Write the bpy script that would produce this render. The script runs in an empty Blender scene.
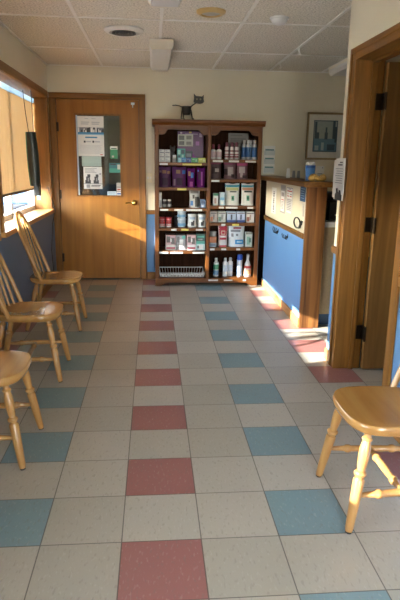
import bpy, math, random
from mathutils import Vector, Matrix
random.seed(7)
scene = bpy.context.scene
COL = scene.collection
PI = math.pi
T = 0.3048                      # floor tile
XL, XR, YB, YF, ZC = -1.05, 1.41, 4.91, -3.6, 2.44

# ------------------------------------------------------------------ materials
def new_mat(name):
    m = bpy.data.materials.new(name); m.use_nodes = True
    nt = m.node_tree; b = nt.nodes['Principled BSDF']
    return m, nt, b

def lin(c):
    return tuple(((x/12.92) if x <= .04045 else ((x+.055)/1.055)**2.4) for x in c)

def rgb(r, g, b):
    return lin((r/255, g/255, b/255))

def plain(name, c, rough=.5, metal=0., var=.06, scale=30., spec=.5, bump=0.):
    m, nt, b = new_mat(name)
    tc = nt.nodes.new('ShaderNodeTexCoord'); n = nt.nodes.new('ShaderNodeTexNoise')
    n.inputs['Scale'].default_value = scale; n.inputs['Detail'].default_value = 3
    nt.links.new(tc.outputs['Object'], n.inputs['Vector'])
    r = nt.nodes.new('ShaderNodeValToRGB')
    r.color_ramp.elements[0].position = .3; r.color_ramp.elements[1].position = .7
    r.color_ramp.elements[0].color = tuple(max(0, x*(1-var)) for x in c)+(1,)
    r.color_ramp.elements[1].color = tuple(min(1, x*(1+var)) for x in c)+(1,)
    nt.links.new(n.outputs['Fac'], r.inputs['Fac']); nt.links.new(r.outputs['Color'], b.inputs['Base Color'])
    b.inputs['Roughness'].default_value = rough; b.inputs['Metallic'].default_value = metal
    b.inputs['Specular IOR Level'].default_value = spec
    if bump:
        bp = nt.nodes.new('ShaderNodeBump'); bp.inputs['Strength'].default_value = bump
        bp.inputs['Distance'].default_value = .01
        nt.links.new(n.outputs['Fac'], bp.inputs['Height']); nt.links.new(bp.outputs['Normal'], b.inputs['Normal'])
    return m

def wood(name, c1, c2, axis='Z', scale=1., rough=.4, contrast=1., coat=.0, spec=.25):
    """streaky grain running along the given axis"""
    m, nt, b = new_mat(name)
    tc = nt.nodes.new('ShaderNodeTexCoord'); mp = nt.nodes.new('ShaderNodeMapping')
    nt.links.new(tc.outputs['Object'], mp.inputs['Vector'])
    s = [26*scale]*3; s['XYZ'.index(axis)] = 1.3*scale
    mp.inputs['Scale'].default_value = s
    n = nt.nodes.new('ShaderNodeTexNoise'); n.inputs['Scale'].default_value = 1.; n.inputs['Detail'].default_value = 5
    n.inputs['Distortion'].default_value = .6
    nt.links.new(mp.outputs['Vector'], n.inputs['Vector'])
    r = nt.nodes.new('ShaderNodeValToRGB')
    r.color_ramp.elements[0].position = .5-.22/contrast; r.color_ramp.elements[1].position = .5+.2/contrast
    r.color_ramp.elements[0].color = tuple(c2)+(1,); r.color_ramp.elements[1].color = tuple(c1)+(1,)
    nt.links.new(n.outputs['Fac'], r.inputs['Fac']); nt.links.new(r.outputs['Color'], b.inputs['Base Color'])
    b.inputs['Roughness'].default_value = rough
    b.inputs['Specular IOR Level'].default_value = spec
    b.inputs['Coat Weight'].default_value = coat; b.inputs['Coat Roughness'].default_value = .15
    bp = nt.nodes.new('ShaderNodeBump'); bp.inputs['Strength'].default_value = .08; bp.inputs['Distance'].default_value = .004
    nt.links.new(n.outputs['Fac'], bp.inputs['Height']); nt.links.new(bp.outputs['Normal'], b.inputs['Normal'])
    return m

def M_(nt, op, a, b=None, clamp=False):
    n = nt.nodes.new('ShaderNodeMath'); n.operation = op; n.use_clamp = clamp
    for i, v in enumerate((a, b)):
        if v is None: continue
        if isinstance(v, (int, float)): n.inputs[i].default_value = v
        else: nt.links.new(v, n.inputs[i])
    return n.outputs[0]

def mixc(nt, fac, a, b):
    n = nt.nodes.new('ShaderNodeMix'); n.data_type = 'RGBA'
    if isinstance(fac, float): n.inputs['Factor'].default_value = fac
    else: nt.links.new(fac, n.inputs['Factor'])
    for s, v in (('A', a), ('B', b)):
        sk = [i for i in n.inputs if i.name == s and i.type == 'RGBA'][0]
        if isinstance(v, tuple): sk.default_value = v+(1,) if len(v) == 3 else v
        else: nt.links.new(v, sk)
    return [o for o in n.outputs if o.type == 'RGBA'][0]

def floor_mat():
    m, nt, b = new_mat('vinyl_floor_tile')
    g = nt.nodes.new('ShaderNodeNewGeometry'); sp = nt.nodes.new('ShaderNodeSeparateXYZ')
    nt.links.new(g.outputs['Position'], sp.inputs[0])
    u = M_(nt, 'DIVIDE', sp.outputs[0], T); v = M_(nt, 'DIVIDE', sp.outputs[1], T)
    c = M_(nt, 'FLOOR', u); r = M_(nt, 'FLOOR', v)
    fu = M_(nt, 'SUBTRACT', u, c); fv = M_(nt, 'SUBTRACT', v, r)
    c4 = M_(nt, 'FLOORED_MODULO', c, 4.); r2 = M_(nt, 'FLOORED_MODULO', r, 2.)
    red = M_(nt, 'MULTIPLY', M_(nt, 'LESS_THAN', c4, .5), M_(nt, 'GREATER_THAN', r2, .5))
    blue = M_(nt, 'MULTIPLY', M_(nt, 'COMPARE', c4, 2.), M_(nt, 'LESS_THAN', r2, .5))
    # per tile tone
    cb = nt.nodes.new('ShaderNodeCombineXYZ'); nt.links.new(c, cb.inputs[0]); nt.links.new(r, cb.inputs[1])
    wn = nt.nodes.new('ShaderNodeTexWhiteNoise'); wn.noise_dimensions = '3D'; nt.links.new(cb.outputs[0], wn.inputs['Vector'])
    base = mixc(nt, wn.outputs['Value'], rgb(166, 158, 143), rgb(178, 170, 156))
    base = mixc(nt, red, base, rgb(152, 100, 94)); base = mixc(nt, blue, base, rgb(120, 144, 148))
    # chips and streaks of the vinyl pattern
    for sc, th, col, st in ((95., .6, rgb(204, 198, 186), .16), (80., .6, rgb(120, 112, 102), .3)):
        n = nt.nodes.new('ShaderNodeTexNoise'); n.inputs['Scale'].default_value = sc; n.inputs['Detail'].default_value = 1.
        mp = nt.nodes.new('ShaderNodeMapping'); mp.inputs['Scale'].default_value = (1, .4, 1); mp.inputs['Rotation'].default_value = (0, 0, .7 if sc > 150 else -.6)
        mp.inputs['Location'].default_value = (sc, 0, 0)
        nt.links.new(g.outputs['Position'], mp.inputs['Vector']); nt.links.new(mp.outputs['Vector'], n.inputs['Vector'])
        f = M_(nt, 'MULTIPLY', M_(nt, 'MULTIPLY', M_(nt, 'SUBTRACT', n.outputs['Fac'], th), 8., True), st)
        base = mixc(nt, f, base, col)
    big = nt.nodes.new('ShaderNodeTexNoise'); big.inputs['Scale'].default_value = 2.2; big.inputs['Detail'].default_value = 4
    nt.links.new(g.outputs['Position'], big.inputs['Vector'])
    dirt = M_(nt, 'MULTIPLY', M_(nt, 'SUBTRACT', big.outputs['Fac'], .5, True), .5)
    base = mixc(nt, dirt, base, rgb(120, 110, 95))
    # seams
    e = .0075
    eu = M_(nt, 'MAXIMUM', M_(nt, 'LESS_THAN', fu, e), M_(nt, 'GREATER_THAN', fu, 1-e))
    ev = M_(nt, 'MAXIMUM', M_(nt, 'LESS_THAN', fv, e), M_(nt, 'GREATER_THAN', fv, 1-e))
    seam = M_(nt, 'MAXIMUM', eu, ev)
    base = mixc(nt, M_(nt, 'MULTIPLY', seam, .75), base, rgb(70, 64, 56))
    nt.links.new(base, b.inputs['Base Color'])
    rr = M_(nt, 'ADD', M_(nt, 'MULTIPLY', big.outputs['Fac'], .10), .285)
    nt.links.new(rr, b.inputs['Roughness'])
    b.inputs['Specular IOR Level'].default_value = .5
    bp = nt.nodes.new('ShaderNodeBump'); bp.inputs['Strength'].default_value = .25; bp.inputs['Distance'].default_value = .002
    h = M_(nt, 'SUBTRACT', M_(nt, 'MULTIPLY', big.outputs['Fac'], .15), seam)
    nt.links.new(h, bp.inputs['Height']); nt.links.new(bp.outputs['Normal'], b.inputs['Normal'])
    return m

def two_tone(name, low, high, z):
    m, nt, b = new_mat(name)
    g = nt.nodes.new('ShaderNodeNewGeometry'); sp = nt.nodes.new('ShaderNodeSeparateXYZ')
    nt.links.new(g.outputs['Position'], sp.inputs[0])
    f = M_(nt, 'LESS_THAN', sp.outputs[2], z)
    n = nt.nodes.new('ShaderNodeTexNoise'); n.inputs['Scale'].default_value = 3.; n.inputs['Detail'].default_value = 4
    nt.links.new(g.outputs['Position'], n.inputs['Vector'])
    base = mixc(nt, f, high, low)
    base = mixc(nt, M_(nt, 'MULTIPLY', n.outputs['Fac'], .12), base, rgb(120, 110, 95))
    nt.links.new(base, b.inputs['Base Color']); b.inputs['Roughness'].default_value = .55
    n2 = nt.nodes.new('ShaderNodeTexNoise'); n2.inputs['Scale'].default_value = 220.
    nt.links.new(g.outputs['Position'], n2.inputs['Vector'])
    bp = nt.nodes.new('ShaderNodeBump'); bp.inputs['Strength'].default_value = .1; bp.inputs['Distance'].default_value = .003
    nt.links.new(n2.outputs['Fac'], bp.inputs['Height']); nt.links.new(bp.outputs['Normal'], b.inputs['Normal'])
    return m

def ceiling_mat():
    m, nt, b = new_mat('acoustic_ceiling_tile')
    g = nt.nodes.new('ShaderNodeNewGeometry')
    n = nt.nodes.new('ShaderNodeTexNoise'); n.inputs['Scale'].default_value = 75.; n.inputs['Detail'].default_value = 4
    n2 = nt.nodes.new('ShaderNodeTexNoise'); n2.inputs['Scale'].default_value = 1.6; n2.inputs['Detail'].default_value = 3
    nt.links.new(g.outputs['Position'], n.inputs['Vector']); nt.links.new(g.outputs['Position'], n2.inputs['Vector'])
    r = nt.nodes.new('ShaderNodeValToRGB')
    r.color_ramp.elements[0].position = .33; r.color_ramp.elements[1].position = .55
    r.color_ramp.elements[0].color = rgb(172, 164, 148)+(1,); r.color_ramp.elements[1].color = rgb(230, 223, 208)+(1,)
    nt.links.new(n.outputs['Fac'], r.inputs['Fac'])
    base = mixc(nt, M_(nt, 'MULTIPLY', n2.outputs['Fac'], .2), r.outputs['Color'], rgb(206, 192, 164))
    nt.links.new(base, b.inputs['Base Color']); b.inputs['Roughness'].default_value = .9
    bp = nt.nodes.new('ShaderNodeBump'); bp.inputs['Strength'].default_value = .35; bp.inputs['Distance'].default_value = .006
    nt.links.new(n.outputs['Fac'], bp.inputs['Height']); nt.links.new(bp.outputs['Normal'], b.inputs['Normal'])
    return m

def glass_mat(name, tint=(1, 1, 1), gloss=.08):
    m, nt, b = new_mat(name); nt.nodes.remove(b)
    out = nt.nodes['Material Output']
    t = nt.nodes.new('ShaderNodeBsdfTransparent'); t.inputs['Color'].default_value = tint+(1,)
    gl = nt.nodes.new('ShaderNodeBsdfGlossy'); gl.inputs['Roughness'].default_value = .03
    n = nt.nodes.new('ShaderNodeTexNoise'); n.inputs['Scale'].default_value = 4.
    mx = nt.nodes.new('ShaderNodeMixShader')
    nt.links.new(M_(nt, 'ADD', M_(nt, 'MULTIPLY', n.outputs['Fac'], .02), gloss), mx.inputs[0])
    nt.links.new(t.outputs[0], mx.inputs[1]); nt.links.new(gl.outputs[0], mx.inputs[2]); nt.links.new(mx.outputs[0], out.inputs[0])
    return m

def translucent_mat(name, c, f):
    m, nt, b = new_mat(name); nt.nodes.remove(b); out = nt.nodes['Material Output']
    tc = nt.nodes.new('ShaderNodeTexCoord'); n = nt.nodes.new('ShaderNodeTexNoise'); n.inputs['Scale'].default_value = 8.
    nt.links.new(tc.outputs['Object'], n.inputs['Vector'])
    col = mixc(nt, n.outputs['Fac'], c, tuple(x*.9 for x in c))
    d = nt.nodes.new('ShaderNodeBsdfDiffuse'); t = nt.nodes.new('ShaderNodeBsdfTranslucent')
    nt.links.new(col, d.inputs['Color']); nt.links.new(col, t.inputs['Color'])
    m1 = nt.nodes.new('ShaderNodeMixShader'); m1.inputs[0].default_value = f
    nt.links.new(d.outputs[0], m1.inputs[1]); nt.links.new(t.outputs[0], m1.inputs[2]); nt.links.new(m1.outputs[0], out.inputs[0])
    return m

def blind_mat():
    m, nt, b = new_mat('woven_blind_fabric'); nt.nodes.remove(b)
    out = nt.nodes['Material Output']
    tc = nt.nodes.new('ShaderNodeTexCoord'); mp = nt.nodes.new('ShaderNodeMapping')
    mp.inputs['Scale'].default_value = (60, 60, 3)
    n = nt.nodes.new('ShaderNodeTexNoise'); n.inputs['Scale'].default_value = 1.; n.inputs['Detail'].default_value = 3
    nt.links.new(tc.outputs['Object'], mp.inputs[0]); nt.links.new(mp.outputs[0], n.inputs['Vector'])
    col = mixc(nt, n.outputs['Fac'], rgb(204, 180, 142), rgb(218, 196, 160))
    d = nt.nodes.new('ShaderNodeBsdfDiffuse'); t = nt.nodes.new('ShaderNodeBsdfTranslucent'); tr = nt.nodes.new('ShaderNodeBsdfTransparent')
    nt.links.new(col, d.inputs['Color']); nt.links.new(col, t.inputs['Color'])
    m1 = nt.nodes.new('ShaderNodeMixShader'); m1.inputs[0].default_value = BLIND_TRANSLUCENT
    nt.links.new(d.outputs[0], m1.inputs[1]); nt.links.new(t.outputs[0], m1.inputs[2])
    m2 = nt.nodes.new('ShaderNodeMixShader'); m2.inputs[0].default_value = BLIND_OPEN
    nt.links.new(m1.outputs[0], m2.inputs[1]); nt.links.new(tr.outputs[0], m2.inputs[2]); nt.links.new(m2.outputs[0], out.inputs[0])
    return m
BLIND_TRANSLUCENT = .15
BLIND_OPEN = .016
SKY, SKY_SAT, SUN_E, EXPO = 3.3, .45, 16., 1.42
DUST = .1

CREAM = rgb(226, 216, 190); BLUE = rgb(92, 136, 176)
M = {}
M['floor'] = floor_mat()
M['wall'] = two_tone('painted_wall_two_tone', BLUE, CREAM, .80)
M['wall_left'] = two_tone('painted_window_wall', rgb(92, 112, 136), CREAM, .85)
M['cream'] = plain('cream_paint', CREAM, .6, var=.03, scale=6)
M['blue'] = plain('blue_paint', BLUE, .45, var=.03, scale=5)
M['ceiling'] = ceiling_mat()
M['grid'] = plain('white_grid_metal', rgb(232, 228, 218), .5, var=.03)
M['oak'] = wood('golden_oak', rgb(146, 97, 42), rgb(104, 66, 23), 'Z', rough=.42, coat=.05)
M['oak_y'] = wood('golden_oak_lengthwise', rgb(146, 97, 42), rgb(104, 66, 23), 'Y', rough=.42, coat=.05)
M['oak_x'] = wood('golden_oak_crosswise', rgb(146, 97, 42), rgb(104, 66, 23), 'X', rough=.42, coat=.05)
M['oak_lit_y'] = wood('sunlit_oak_lengthwise', rgb(190, 140, 84), rgb(158, 108, 58), 'Y', rough=.4, coat=.15)  # paler copy of the oak, sunlight on sills and baseboards put into its colour
M['door'] = wood('oak_veneer_door', rgb(156, 101, 34), rgb(134, 83, 26), 'Z', scale=.7, rough=.42, coat=.05)
M['door_b'] = wood('oak_veneer_door_pale', rgb(146, 104, 56), rgb(118, 80, 40), 'Z', scale=.9, rough=.45)
M['cherry'] = wood('dark_oak_bookcase', rgb(116, 68, 26), rgb(82, 45, 15), 'Z', rough=.42, coat=.04, spec=.2)
M['cherry_x'] = wood('dark_oak_bookcase_crosswise', rgb(116, 68, 26), rgb(82, 45, 15), 'X', rough=.42, coat=.04, spec=.2)
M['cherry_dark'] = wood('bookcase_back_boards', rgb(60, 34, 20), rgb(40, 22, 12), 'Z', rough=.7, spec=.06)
M['post'] = wood('rough_oak_post', rgb(146, 96, 50), rgb(86, 50, 22), 'Z', scale=.7, rough=.5, contrast=1.7)
M['chair'] = wood('blond_turned_wood', rgb(174, 130, 76), rgb(150, 104, 56), 'Z', scale=.8, rough=.28, coat=.4)
M['seat'] = wood('blond_seat_boards', rgb(172, 128, 72), rgb(146, 100, 50), 'Y', scale=.45, rough=.2, coat=.6)
M['rubber'] = plain('black_rubber', rgb(28, 26, 25), .7)
M['black'] = plain('black_enamel', rgb(24, 25, 24), .45)
M['blackgreen'] = plain('dark_green_black_plastic', rgb(28, 36, 32), .35)
M['bronze'] = plain('dark_bronze_metal', rgb(52, 40, 28), .4, .8)
M['brass'] = plain('polished_brass', rgb(196, 160, 84), .22, 1.)
M['chrome'] = plain('brushed_aluminium', rgb(200, 204, 208), .3, 1.)
M['white'] = plain('white_plastic', rgb(226, 224, 218), .4, var=.02)
M['vinyl'] = plain('white_vinyl_frame', rgb(222, 228, 234), .4, var=.02)
M['paper'] = plain('white_paper', rgb(222, 220, 214), .7, var=.02)
M['ink'] = plain('dark_ink', rgb(60, 62, 66), .7)
M['inkgray'] = plain('grey_ink', rgb(132, 134, 136), .7)
M['inkblue'] = plain('blue_ink', rgb(64, 128, 172), .7)
M['inkred'] = plain('red_ink', rgb(188, 66, 62), .7)
M['teal'] = plain('teal_print', rgb(64, 150, 152), .5)
M['green'] = plain('green_print', rgb(48, 140, 92), .5)
M['navy'] = plain('navy_print', rgb(44, 78, 112), .6)
M['glass'] = glass_mat('window_glass', (.97, .99, 1.), .05)
M['darkglass'] = glass_mat('door_glass', (.75, .82, .85), .10)
M['blind'] = blind_mat()
M['headrail'] = translucent_mat('translucent_white_headrail', rgb(208, 222, 232), .5)
M['lens'] = plain('prismatic_acrylic_lens', rgb(216, 212, 206), .35, var=.04, scale=90)
M['fixture'] = plain('beige_fixture_enamel', rgb(228, 218, 198), .45, var=.02)
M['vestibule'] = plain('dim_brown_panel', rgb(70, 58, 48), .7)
M['bounce_slab'] = plain('pale_bounce_concrete', rgb(224, 222, 216), .9, scale=3, var=.06)
M['ground'] = plain('asphalt', rgb(78, 86, 96), .9, scale=3, var=.1)
M['siding'] = plain('blue_grey_siding', rgb(70, 92, 122), .8, scale=3)
M['shrub'] = plain('dull_green_shrub', rgb(86, 96, 80), .9)
M['laminate'] = plain('tan_laminate', rgb(168, 146, 112), .5, scale=60, var=.1)
M['bluebase'] = plain('blue_vinyl_base', rgb(50, 80, 110), .5)
PC = {}
def pc(r, g, b, rough=.4, metal=0.):
    k = (r, g, b, rough, metal)
    if k not in PC:
        PC[k] = plain('print_%02x%02x%02x_%d' % (r, g, b, int(rough*100)+int(metal*1000)), rgb(r, g, b), rough, metal, var=.04, scale=40)
    return PC[k]

# ------------------------------------------------------------------ mesh builder
class MB:
    def __init__(s):
        s.v = []; s.f = []; s.mi = []; s.cur = 0
    def add(s, vs, fs):
        o = len(s.v); s.v += [tuple(p) for p in vs]
        for f in fs:
            s.f.append([i+o for i in f]); s.mi.append(s.cur)
        return s
    def mat(s, i): s.cur = i; return s
    def box(s, x0, x1, y0, y1, z0, z1):
        v = [(x, y, z) for z in (z0, z1) for y in (y0, y1) for x in (x0, x1)]
        return s.add(v, [(0, 2, 3, 1), (4, 5, 7, 6), (0, 1, 5, 4), (2, 6, 7, 3), (0, 4, 6, 2), (1, 3, 7, 5)])
    def lathe(s, p0, p1, prof, seg=14, sq=1.):
        """prof: list of (t along p0->p1, radius)"""
        p0 = Vector(p0); p1 = Vector(p1); d = (p1-p0)
        z = d.normalized(); x = z.orthogonal().normalized()
        if abs(z.z) > .5: x = (Vector((1, 0, 0))-z*z.x).normalized()
        y = z.cross(x)
        vs = []; fs = []
        for t, r in prof:
            c = p0+d*t
            for k in range(seg):
                a = 2*PI*k/seg
                vs.append(c+x*(r*math.cos(a))+y*(r*sq*math.sin(a)))
        n = len(prof)
        for i in range(n-1):
            for k in range(seg):
                a = i*seg+k; b = i*seg+(k+1) % seg
                fs.append((a, b, b+seg, a+seg))
        fs.append(tuple(range(seg))[::-1]); fs.append(tuple((n-1)*seg+k for k in range(seg)))
        return s.add(vs, fs)
    def cyl(s, p0, p1, r, seg=14): return s.lathe(p0, p1, [(0, r), (1, r)], seg)
    def tube(s, pts, r, seg=8, closed=False, r2=None, up=None):
        pts = [Vector(p) for p in pts]; n = len(pts); vs = []; fs = []
        prev = None
        for i, p in enumerate(pts):
            a = pts[(i-1) % n] if (closed or i > 0) else p
            b = pts[(i+1) % n] if (closed or i < n-1) else p
            t = (b-a).normalized()
            if up is not None: x = (Vector(up)-t*Vector(up).dot(t)).normalized()
            elif prev is None: x = t.orthogonal().normalized()
            else: x = (prev-t*prev.dot(t)).normalized()
            prev = x; y = t.cross(x)
            rr = r[i] if isinstance(r, (list, tuple)) else r
            q = rr if r2 is None else r2
            for k in range(seg):
                an = 2*PI*k/seg
                vs.append(p+x*(rr*math.cos(an))+y*(q*math.sin(an)))
        m = n if closed else n-1
        for i in range(m):
            for k in range(seg):
                a = i*seg+k; b = i*seg+(k+1) % seg; c = ((i+1) % n)*seg
                fs.append((a, b, c+(k+1) % seg, c+k))
        if not closed:
            fs.append(tuple(range(seg))[::-1]); fs.append(tuple((n-1)*seg+k for k in range(seg)))
        return s.add(vs, fs)
    def prism(s, poly, axis, a, b):
        """polygon in the two other axes (order xyz without axis), extruded a..b"""
        def P(u, v, w): 
            return {'X': (w, u, v), 'Y': (u, w, v), 'Z': (u, v, w)}[axis]
        n = len(poly)
        vs = [P(u, v, a) for u, v in poly]+[P(u, v, b) for u, v in poly]
        fs = [tuple(range(n))[::-1], tuple(range(n, 2*n))]+[(i, (i+1) % n, (i+1) % n+n, i+n) for i in range(n)]
        return s.add(vs, fs)
    def sphere(s, c, rx, ry, rz, seg=14, rings=8):
        prof = []; vs = []; fs = []
        for i in range(rings+1):
            t = PI*i/rings
            for k in range(seg):
                a = 2*PI*k/seg
                vs.append((c[0]+rx*math.sin(t)*math.cos(a), c[1]+ry*math.sin(t)*math.sin(a), c[2]-rz*math.cos(t)))
        for i in range(rings):
            for k in range(seg):
                a = i*seg+k; b = i*seg+(k+1) % seg
                fs.append((a, b, b+seg, a+seg))
        return s.add(vs, fs)

def obj(name, mb, mats, parent=None, loc=(0, 0, 0), bevel=0., smooth=True, rot=(0, 0, 0)):
    me = bpy.data.meshes.new(name)
    me.from_pydata(mb.v, [], mb.f)
    if not isinstance(mats, (list, tuple)): mats = [mats]
    for m in mats: me.materials.append(M[m] if isinstance(m, str) else m)
    for p, i in zip(me.polygons, mb.mi): p.material_index = i
    import bmesh
    bm = bmesh.new(); bm.from_mesh(me)
    bmesh.ops.remove_doubles(bm, verts=bm.verts, dist=1e-6)
    bmesh.ops.recalc_face_normals(bm, faces=bm.faces)
    bm.to_mesh(me); bm.free()
    if smooth:
        for p in me.polygons: p.use_smooth = True
        me.set_sharp_from_angle(angle=math.radians(38))
    o = bpy.data.objects.new(name, me); COL.objects.link(o)
    o.location = loc; o.rotation_euler = rot
    if parent: o.parent = parent
    if bevel:
        bv = o.modifiers.new('bevel', 'BEVEL'); bv.width = bevel; bv.segments = 2; bv.limit_method = 'ANGLE'
        bv.angle_limit = math.radians(40)
    return o

def thing(name, label, cat, loc=(0, 0, 0), rot=0., group=None):
    o = bpy.data.objects.new(name, None); COL.objects.link(o)
    o.location = loc; o.rotation_euler = (0, 0, rot); o.empty_display_size = .1
    o['label'] = label; o['category'] = cat
    if group: o['group'] = group
    return o

def single(name, mb, mats, label, cat, loc=(0, 0, 0), group=None, **k):
    o = obj(name, mb, mats, None, loc, **k); o['label'] = label; o['category'] = cat
    if group: o['group'] = group
    return o

def struct(name, mb=None, mats=None, loc=(0, 0, 0), parent=None, **k):
    if mb is None:
        o = bpy.data.objects.new(name, None); COL.objects.link(o); o.location = loc
    else: o = obj(name, mb, mats, parent, loc, **k)
    if parent is None: o['kind'] = 'structure'
    return o

def dup(root, loc, rot=None, label=None):
    r = root.copy(); COL.objects.link(r); r.location = loc
    if rot is not None: r.rotation_euler = (0, 0, rot)
    if label: r['label'] = label
    for ch in list(root.children):
        c = ch.copy(); COL.objects.link(c); c.parent = r
        for g in list(ch.children):
            d = g.copy(); COL.objects.link(d); d.parent = c
    return r
# ================================================================== THE SETTING
ZS, ZH = .86, 2.075                       # window sill and head
WIN = [(2.64, 4.74), (1.12, 2.34), (-2.20, -.33)]
fl = MB().box(-1.30, 3.40, YF-.15, 7.2, -.10, 0.)
struct('floor', fl, 'floor')
struct('ceiling', MB().box(-1.30, 3.40, YF-.15, 7.2, ZC, ZC+.1), 'ceiling')

w = MB()
w.box(-1.30, XL, YF, YB+.14, 0, ZS-.03); w.box(-1.30, XL, YF, YB+.14, ZH+.015, ZC)
ys = [YF]+[q for a, b in WIN[::-1] for q in (a-.015, b+.015)]+[YB+.14]
for i in range(0, len(ys), 2): w.box(-1.30, XL, ys[i], ys[i+1], ZS-.03, ZH+.015)
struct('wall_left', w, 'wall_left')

w = MB()
w.box(-1.05, -.985, YB, YB+.14, 0, ZC); w.box(-.015, 3.2, YB, YB+.14, 0, ZC); w.box(-.985, -.015, YB, YB+.14, 2.105, ZC)
struct('wall_back', w, 'wall')

DY0, DY1 = .955, 1.78                     # doorway in the right wall
w = MB()
w.box(XR, XR+.17, DY1+.02, 2.0, 0, ZC); w.box(XR, XR+.17, DY0-.02, DY1+.02, 2.06, ZC); w.box(XR, XR+.17, YF, DY0-.02, 0, ZC)
struct('wall_right', w, 'wall')
struct('wall_exam_room_back', MB().box(XR+.17, 3.2, 1.80, 2.0, 0, ZC), 'wall')
struct('wall_exam_room_side', MB().box(3.2, 3.4, YF, YB+.14, 0, ZC), 'wall')
struct('wall_exam_room_front', MB().box(XR+.17, 3.2, -.32, -.2, 0, ZC), 'wall')
w = MB()                                   # front wall behind the viewpoint, with a wide shop window
FX0, FX1, FZ0, FZ1 = .30, 1.30, .2, 2.2
w.box(XL, FX0, YF-.15, YF, 0, ZC); w.box(FX1, 3.2, YF-.15, YF, 0, ZC); w.box(FX0, FX1, YF-.15, YF, 0, FZ0); w.box(FX0, FX1, YF-.15, YF, FZ1, ZC)
struct('wall_front', w, 'wall')

# vestibule seen through the glass of the back door
w = MB()
w.box(-1.30, -1.15, YB+.14, 7.0, 0, ZC); w.box(.55, .7, YB+.14, 7.0, 0, ZC); w.box(-1.30, .7, 7.0, 7.15, 0, ZC)
struct('wall_vestibule', w, 'vestibule')

# ------------------------------------------------------------------ windows on the left wall
def window(n, y0, y1):
    root = struct('window_%d' % n)
    f = MB(); x0, x1 = -1.285, -1.225
    for a, b, c, d in ((y0, y0+.035, ZS, ZH), (y1-.03, y1, ZS, ZH), (y0, y1, ZS, ZS+.05), (y0, y1, ZH-.035, ZH), ((y0+y1)/2-.028, (y0+y1)/2+.028, ZS, ZH)):
        f.box(x0, x1, a, b, c, d)
    obj('window_frame', f, 'vinyl', root, bevel=.004)
    obj('window_pane', MB().box(-1.258, -1.252, y0+.035, y1-.03, ZS+.05, ZH-.035), 'glass', root)
    j = MB(); j.box(-1.225, -1.045, y0-.015, y0, ZS, ZH+.015); j.box(-1.225, -1.045, y1, y1+.015, ZS, ZH+.015)
    obj('window_jamb', j, 'oak', root)
    obj('window_head', MB().box(-1.225, -1.045, y0, y1, ZH, ZH+.015), 'oak_y', root)
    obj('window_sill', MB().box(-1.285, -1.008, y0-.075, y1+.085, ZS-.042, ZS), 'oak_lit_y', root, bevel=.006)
    c = MB()
    for a, b in ((y0-.075, y0-.004), (y1+.004, y1+.075)):
        c.box(XL, XL+.018, a, b, ZS, ZH+.075)
    cs = obj('window_casing', c, 'oak', root, bevel=.004)
    obj('window_casing', MB().box(XL, XL+.02, y0-.004, y1+.004, ZH+.004, ZH+.075), 'oak_y', root, bevel=.004)
for i, (a, b) in enumerate(WIN): window(i+1, a, b)
root = struct('window_4')
f = MB()
for a, b, c, d in ((FX0, FX0+.06, FZ0, FZ1), (FX1-.06, FX1, FZ0, FZ1), (FX0, FX1, FZ0, FZ0+.06), (FX0, FX1, FZ1-.06, FZ1), (FX0, FX1, 1.0, 1.08)):
    f.box(a, b, YF-.11, YF-.05, c, d)
obj('window_frame', f, 'bronze', root); obj('window_pane', MB().box(FX0+.06, FX1-.06, YF-.083, YF-.077, FZ0+.06, FZ1-.06), 'glass', root)

# ------------------------------------------------------------------ back door
def casing_set(root, boards, names=None):
    for mb, mt in boards: obj('door_casing', mb, mt, root, bevel=.005)
root = struct('door_1')
casing_set(root, [(MB().box(-1.043, -.968, YB-.02, YB, 0, 2.09).box(-1.043, -1.028, YB-.028, YB-.02, 0, 2.09), 'oak'),
                  (MB().box(-.032, .043, YB-.02, YB, 0, 2.09).box(.028, .043, YB-.028, YB-.02, 0, 2.09), 'oak'),
                  (MB().box(-1.043, .043, YB-.02, YB, 2.09, 2.15).box(-1.043, .043, YB-.028, YB-.02, 2.135, 2.15), 'oak_x')])
j = MB(); j.box(-.985, -.968, YB, YB+.14, 0, 2.105); j.box(-.032, -.015, YB, YB+.14, 0, 2.105); j.box(-.985, -.015, YB, YB+.14, 2.09, 2.105)
obj('door_jamb', j, 'oak', root)
leaf = MB(); gx0, gx1, gz0, gz1 = -.758, -.246, 1.005, 1.92; y0, y1 = YB+.006, YB+.05
leaf.box(-.964, gx0, y0, y1, .012, 2.086); leaf.box(gx1, -.036, y0, y1, .012, 2.086); leaf.box(gx0, gx1, y0, y1, .012, gz0); leaf.box(gx0, gx1, y0, y1, gz1, 2.086)
lf = obj('door_leaf', leaf, 'door', root, smooth=False)
bd = MB()
for a, b, c, d in ((gx0-.012, gx0+.008, gz0-.012, gz1+.012), (gx1-.008, gx1+.012, gz0-.012, gz1+.012), (gx0, gx1, gz0-.012, gz0+.008), (gx0, gx1, gz1-.008, gz1+.012)):
    bd.box(a, b, y0-.008, y0+.004, c, d)
obj('glazing_bead', bd, 'oak', lf, bevel=.003)
obj('edge_strip', MB().box(gx0+.008, gx0+.024, y0-.002, y0+.012, gz0+.008, gz1-.008), pc(176, 188, 200), lf)
obj('glass_pane', MB().box(gx0, gx1, YB+.022, YB+.028, gz0, gz1), 'darkglass', lf)
for z in (.27, 1.02, 1.78):
    obj('hinge', MB().cyl((-.966, YB-.006, z-.05), (-.966, YB-.006, z+.05), .008, 8).box(-.972, -.945, YB-.001, YB+.005, z-.05, z+.05), 'bronze', root)
k = MB(); k.lathe((-.095, y0, .93), (-.095, y0-.07, .93), [(0, .033), (.1, .031), (.15, .013), (.45, .012), (.6, .027), (.8, .031), (.95, .022), (1, .008)], 16)
kb = obj('door_knob', k, 'brass', root)
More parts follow.
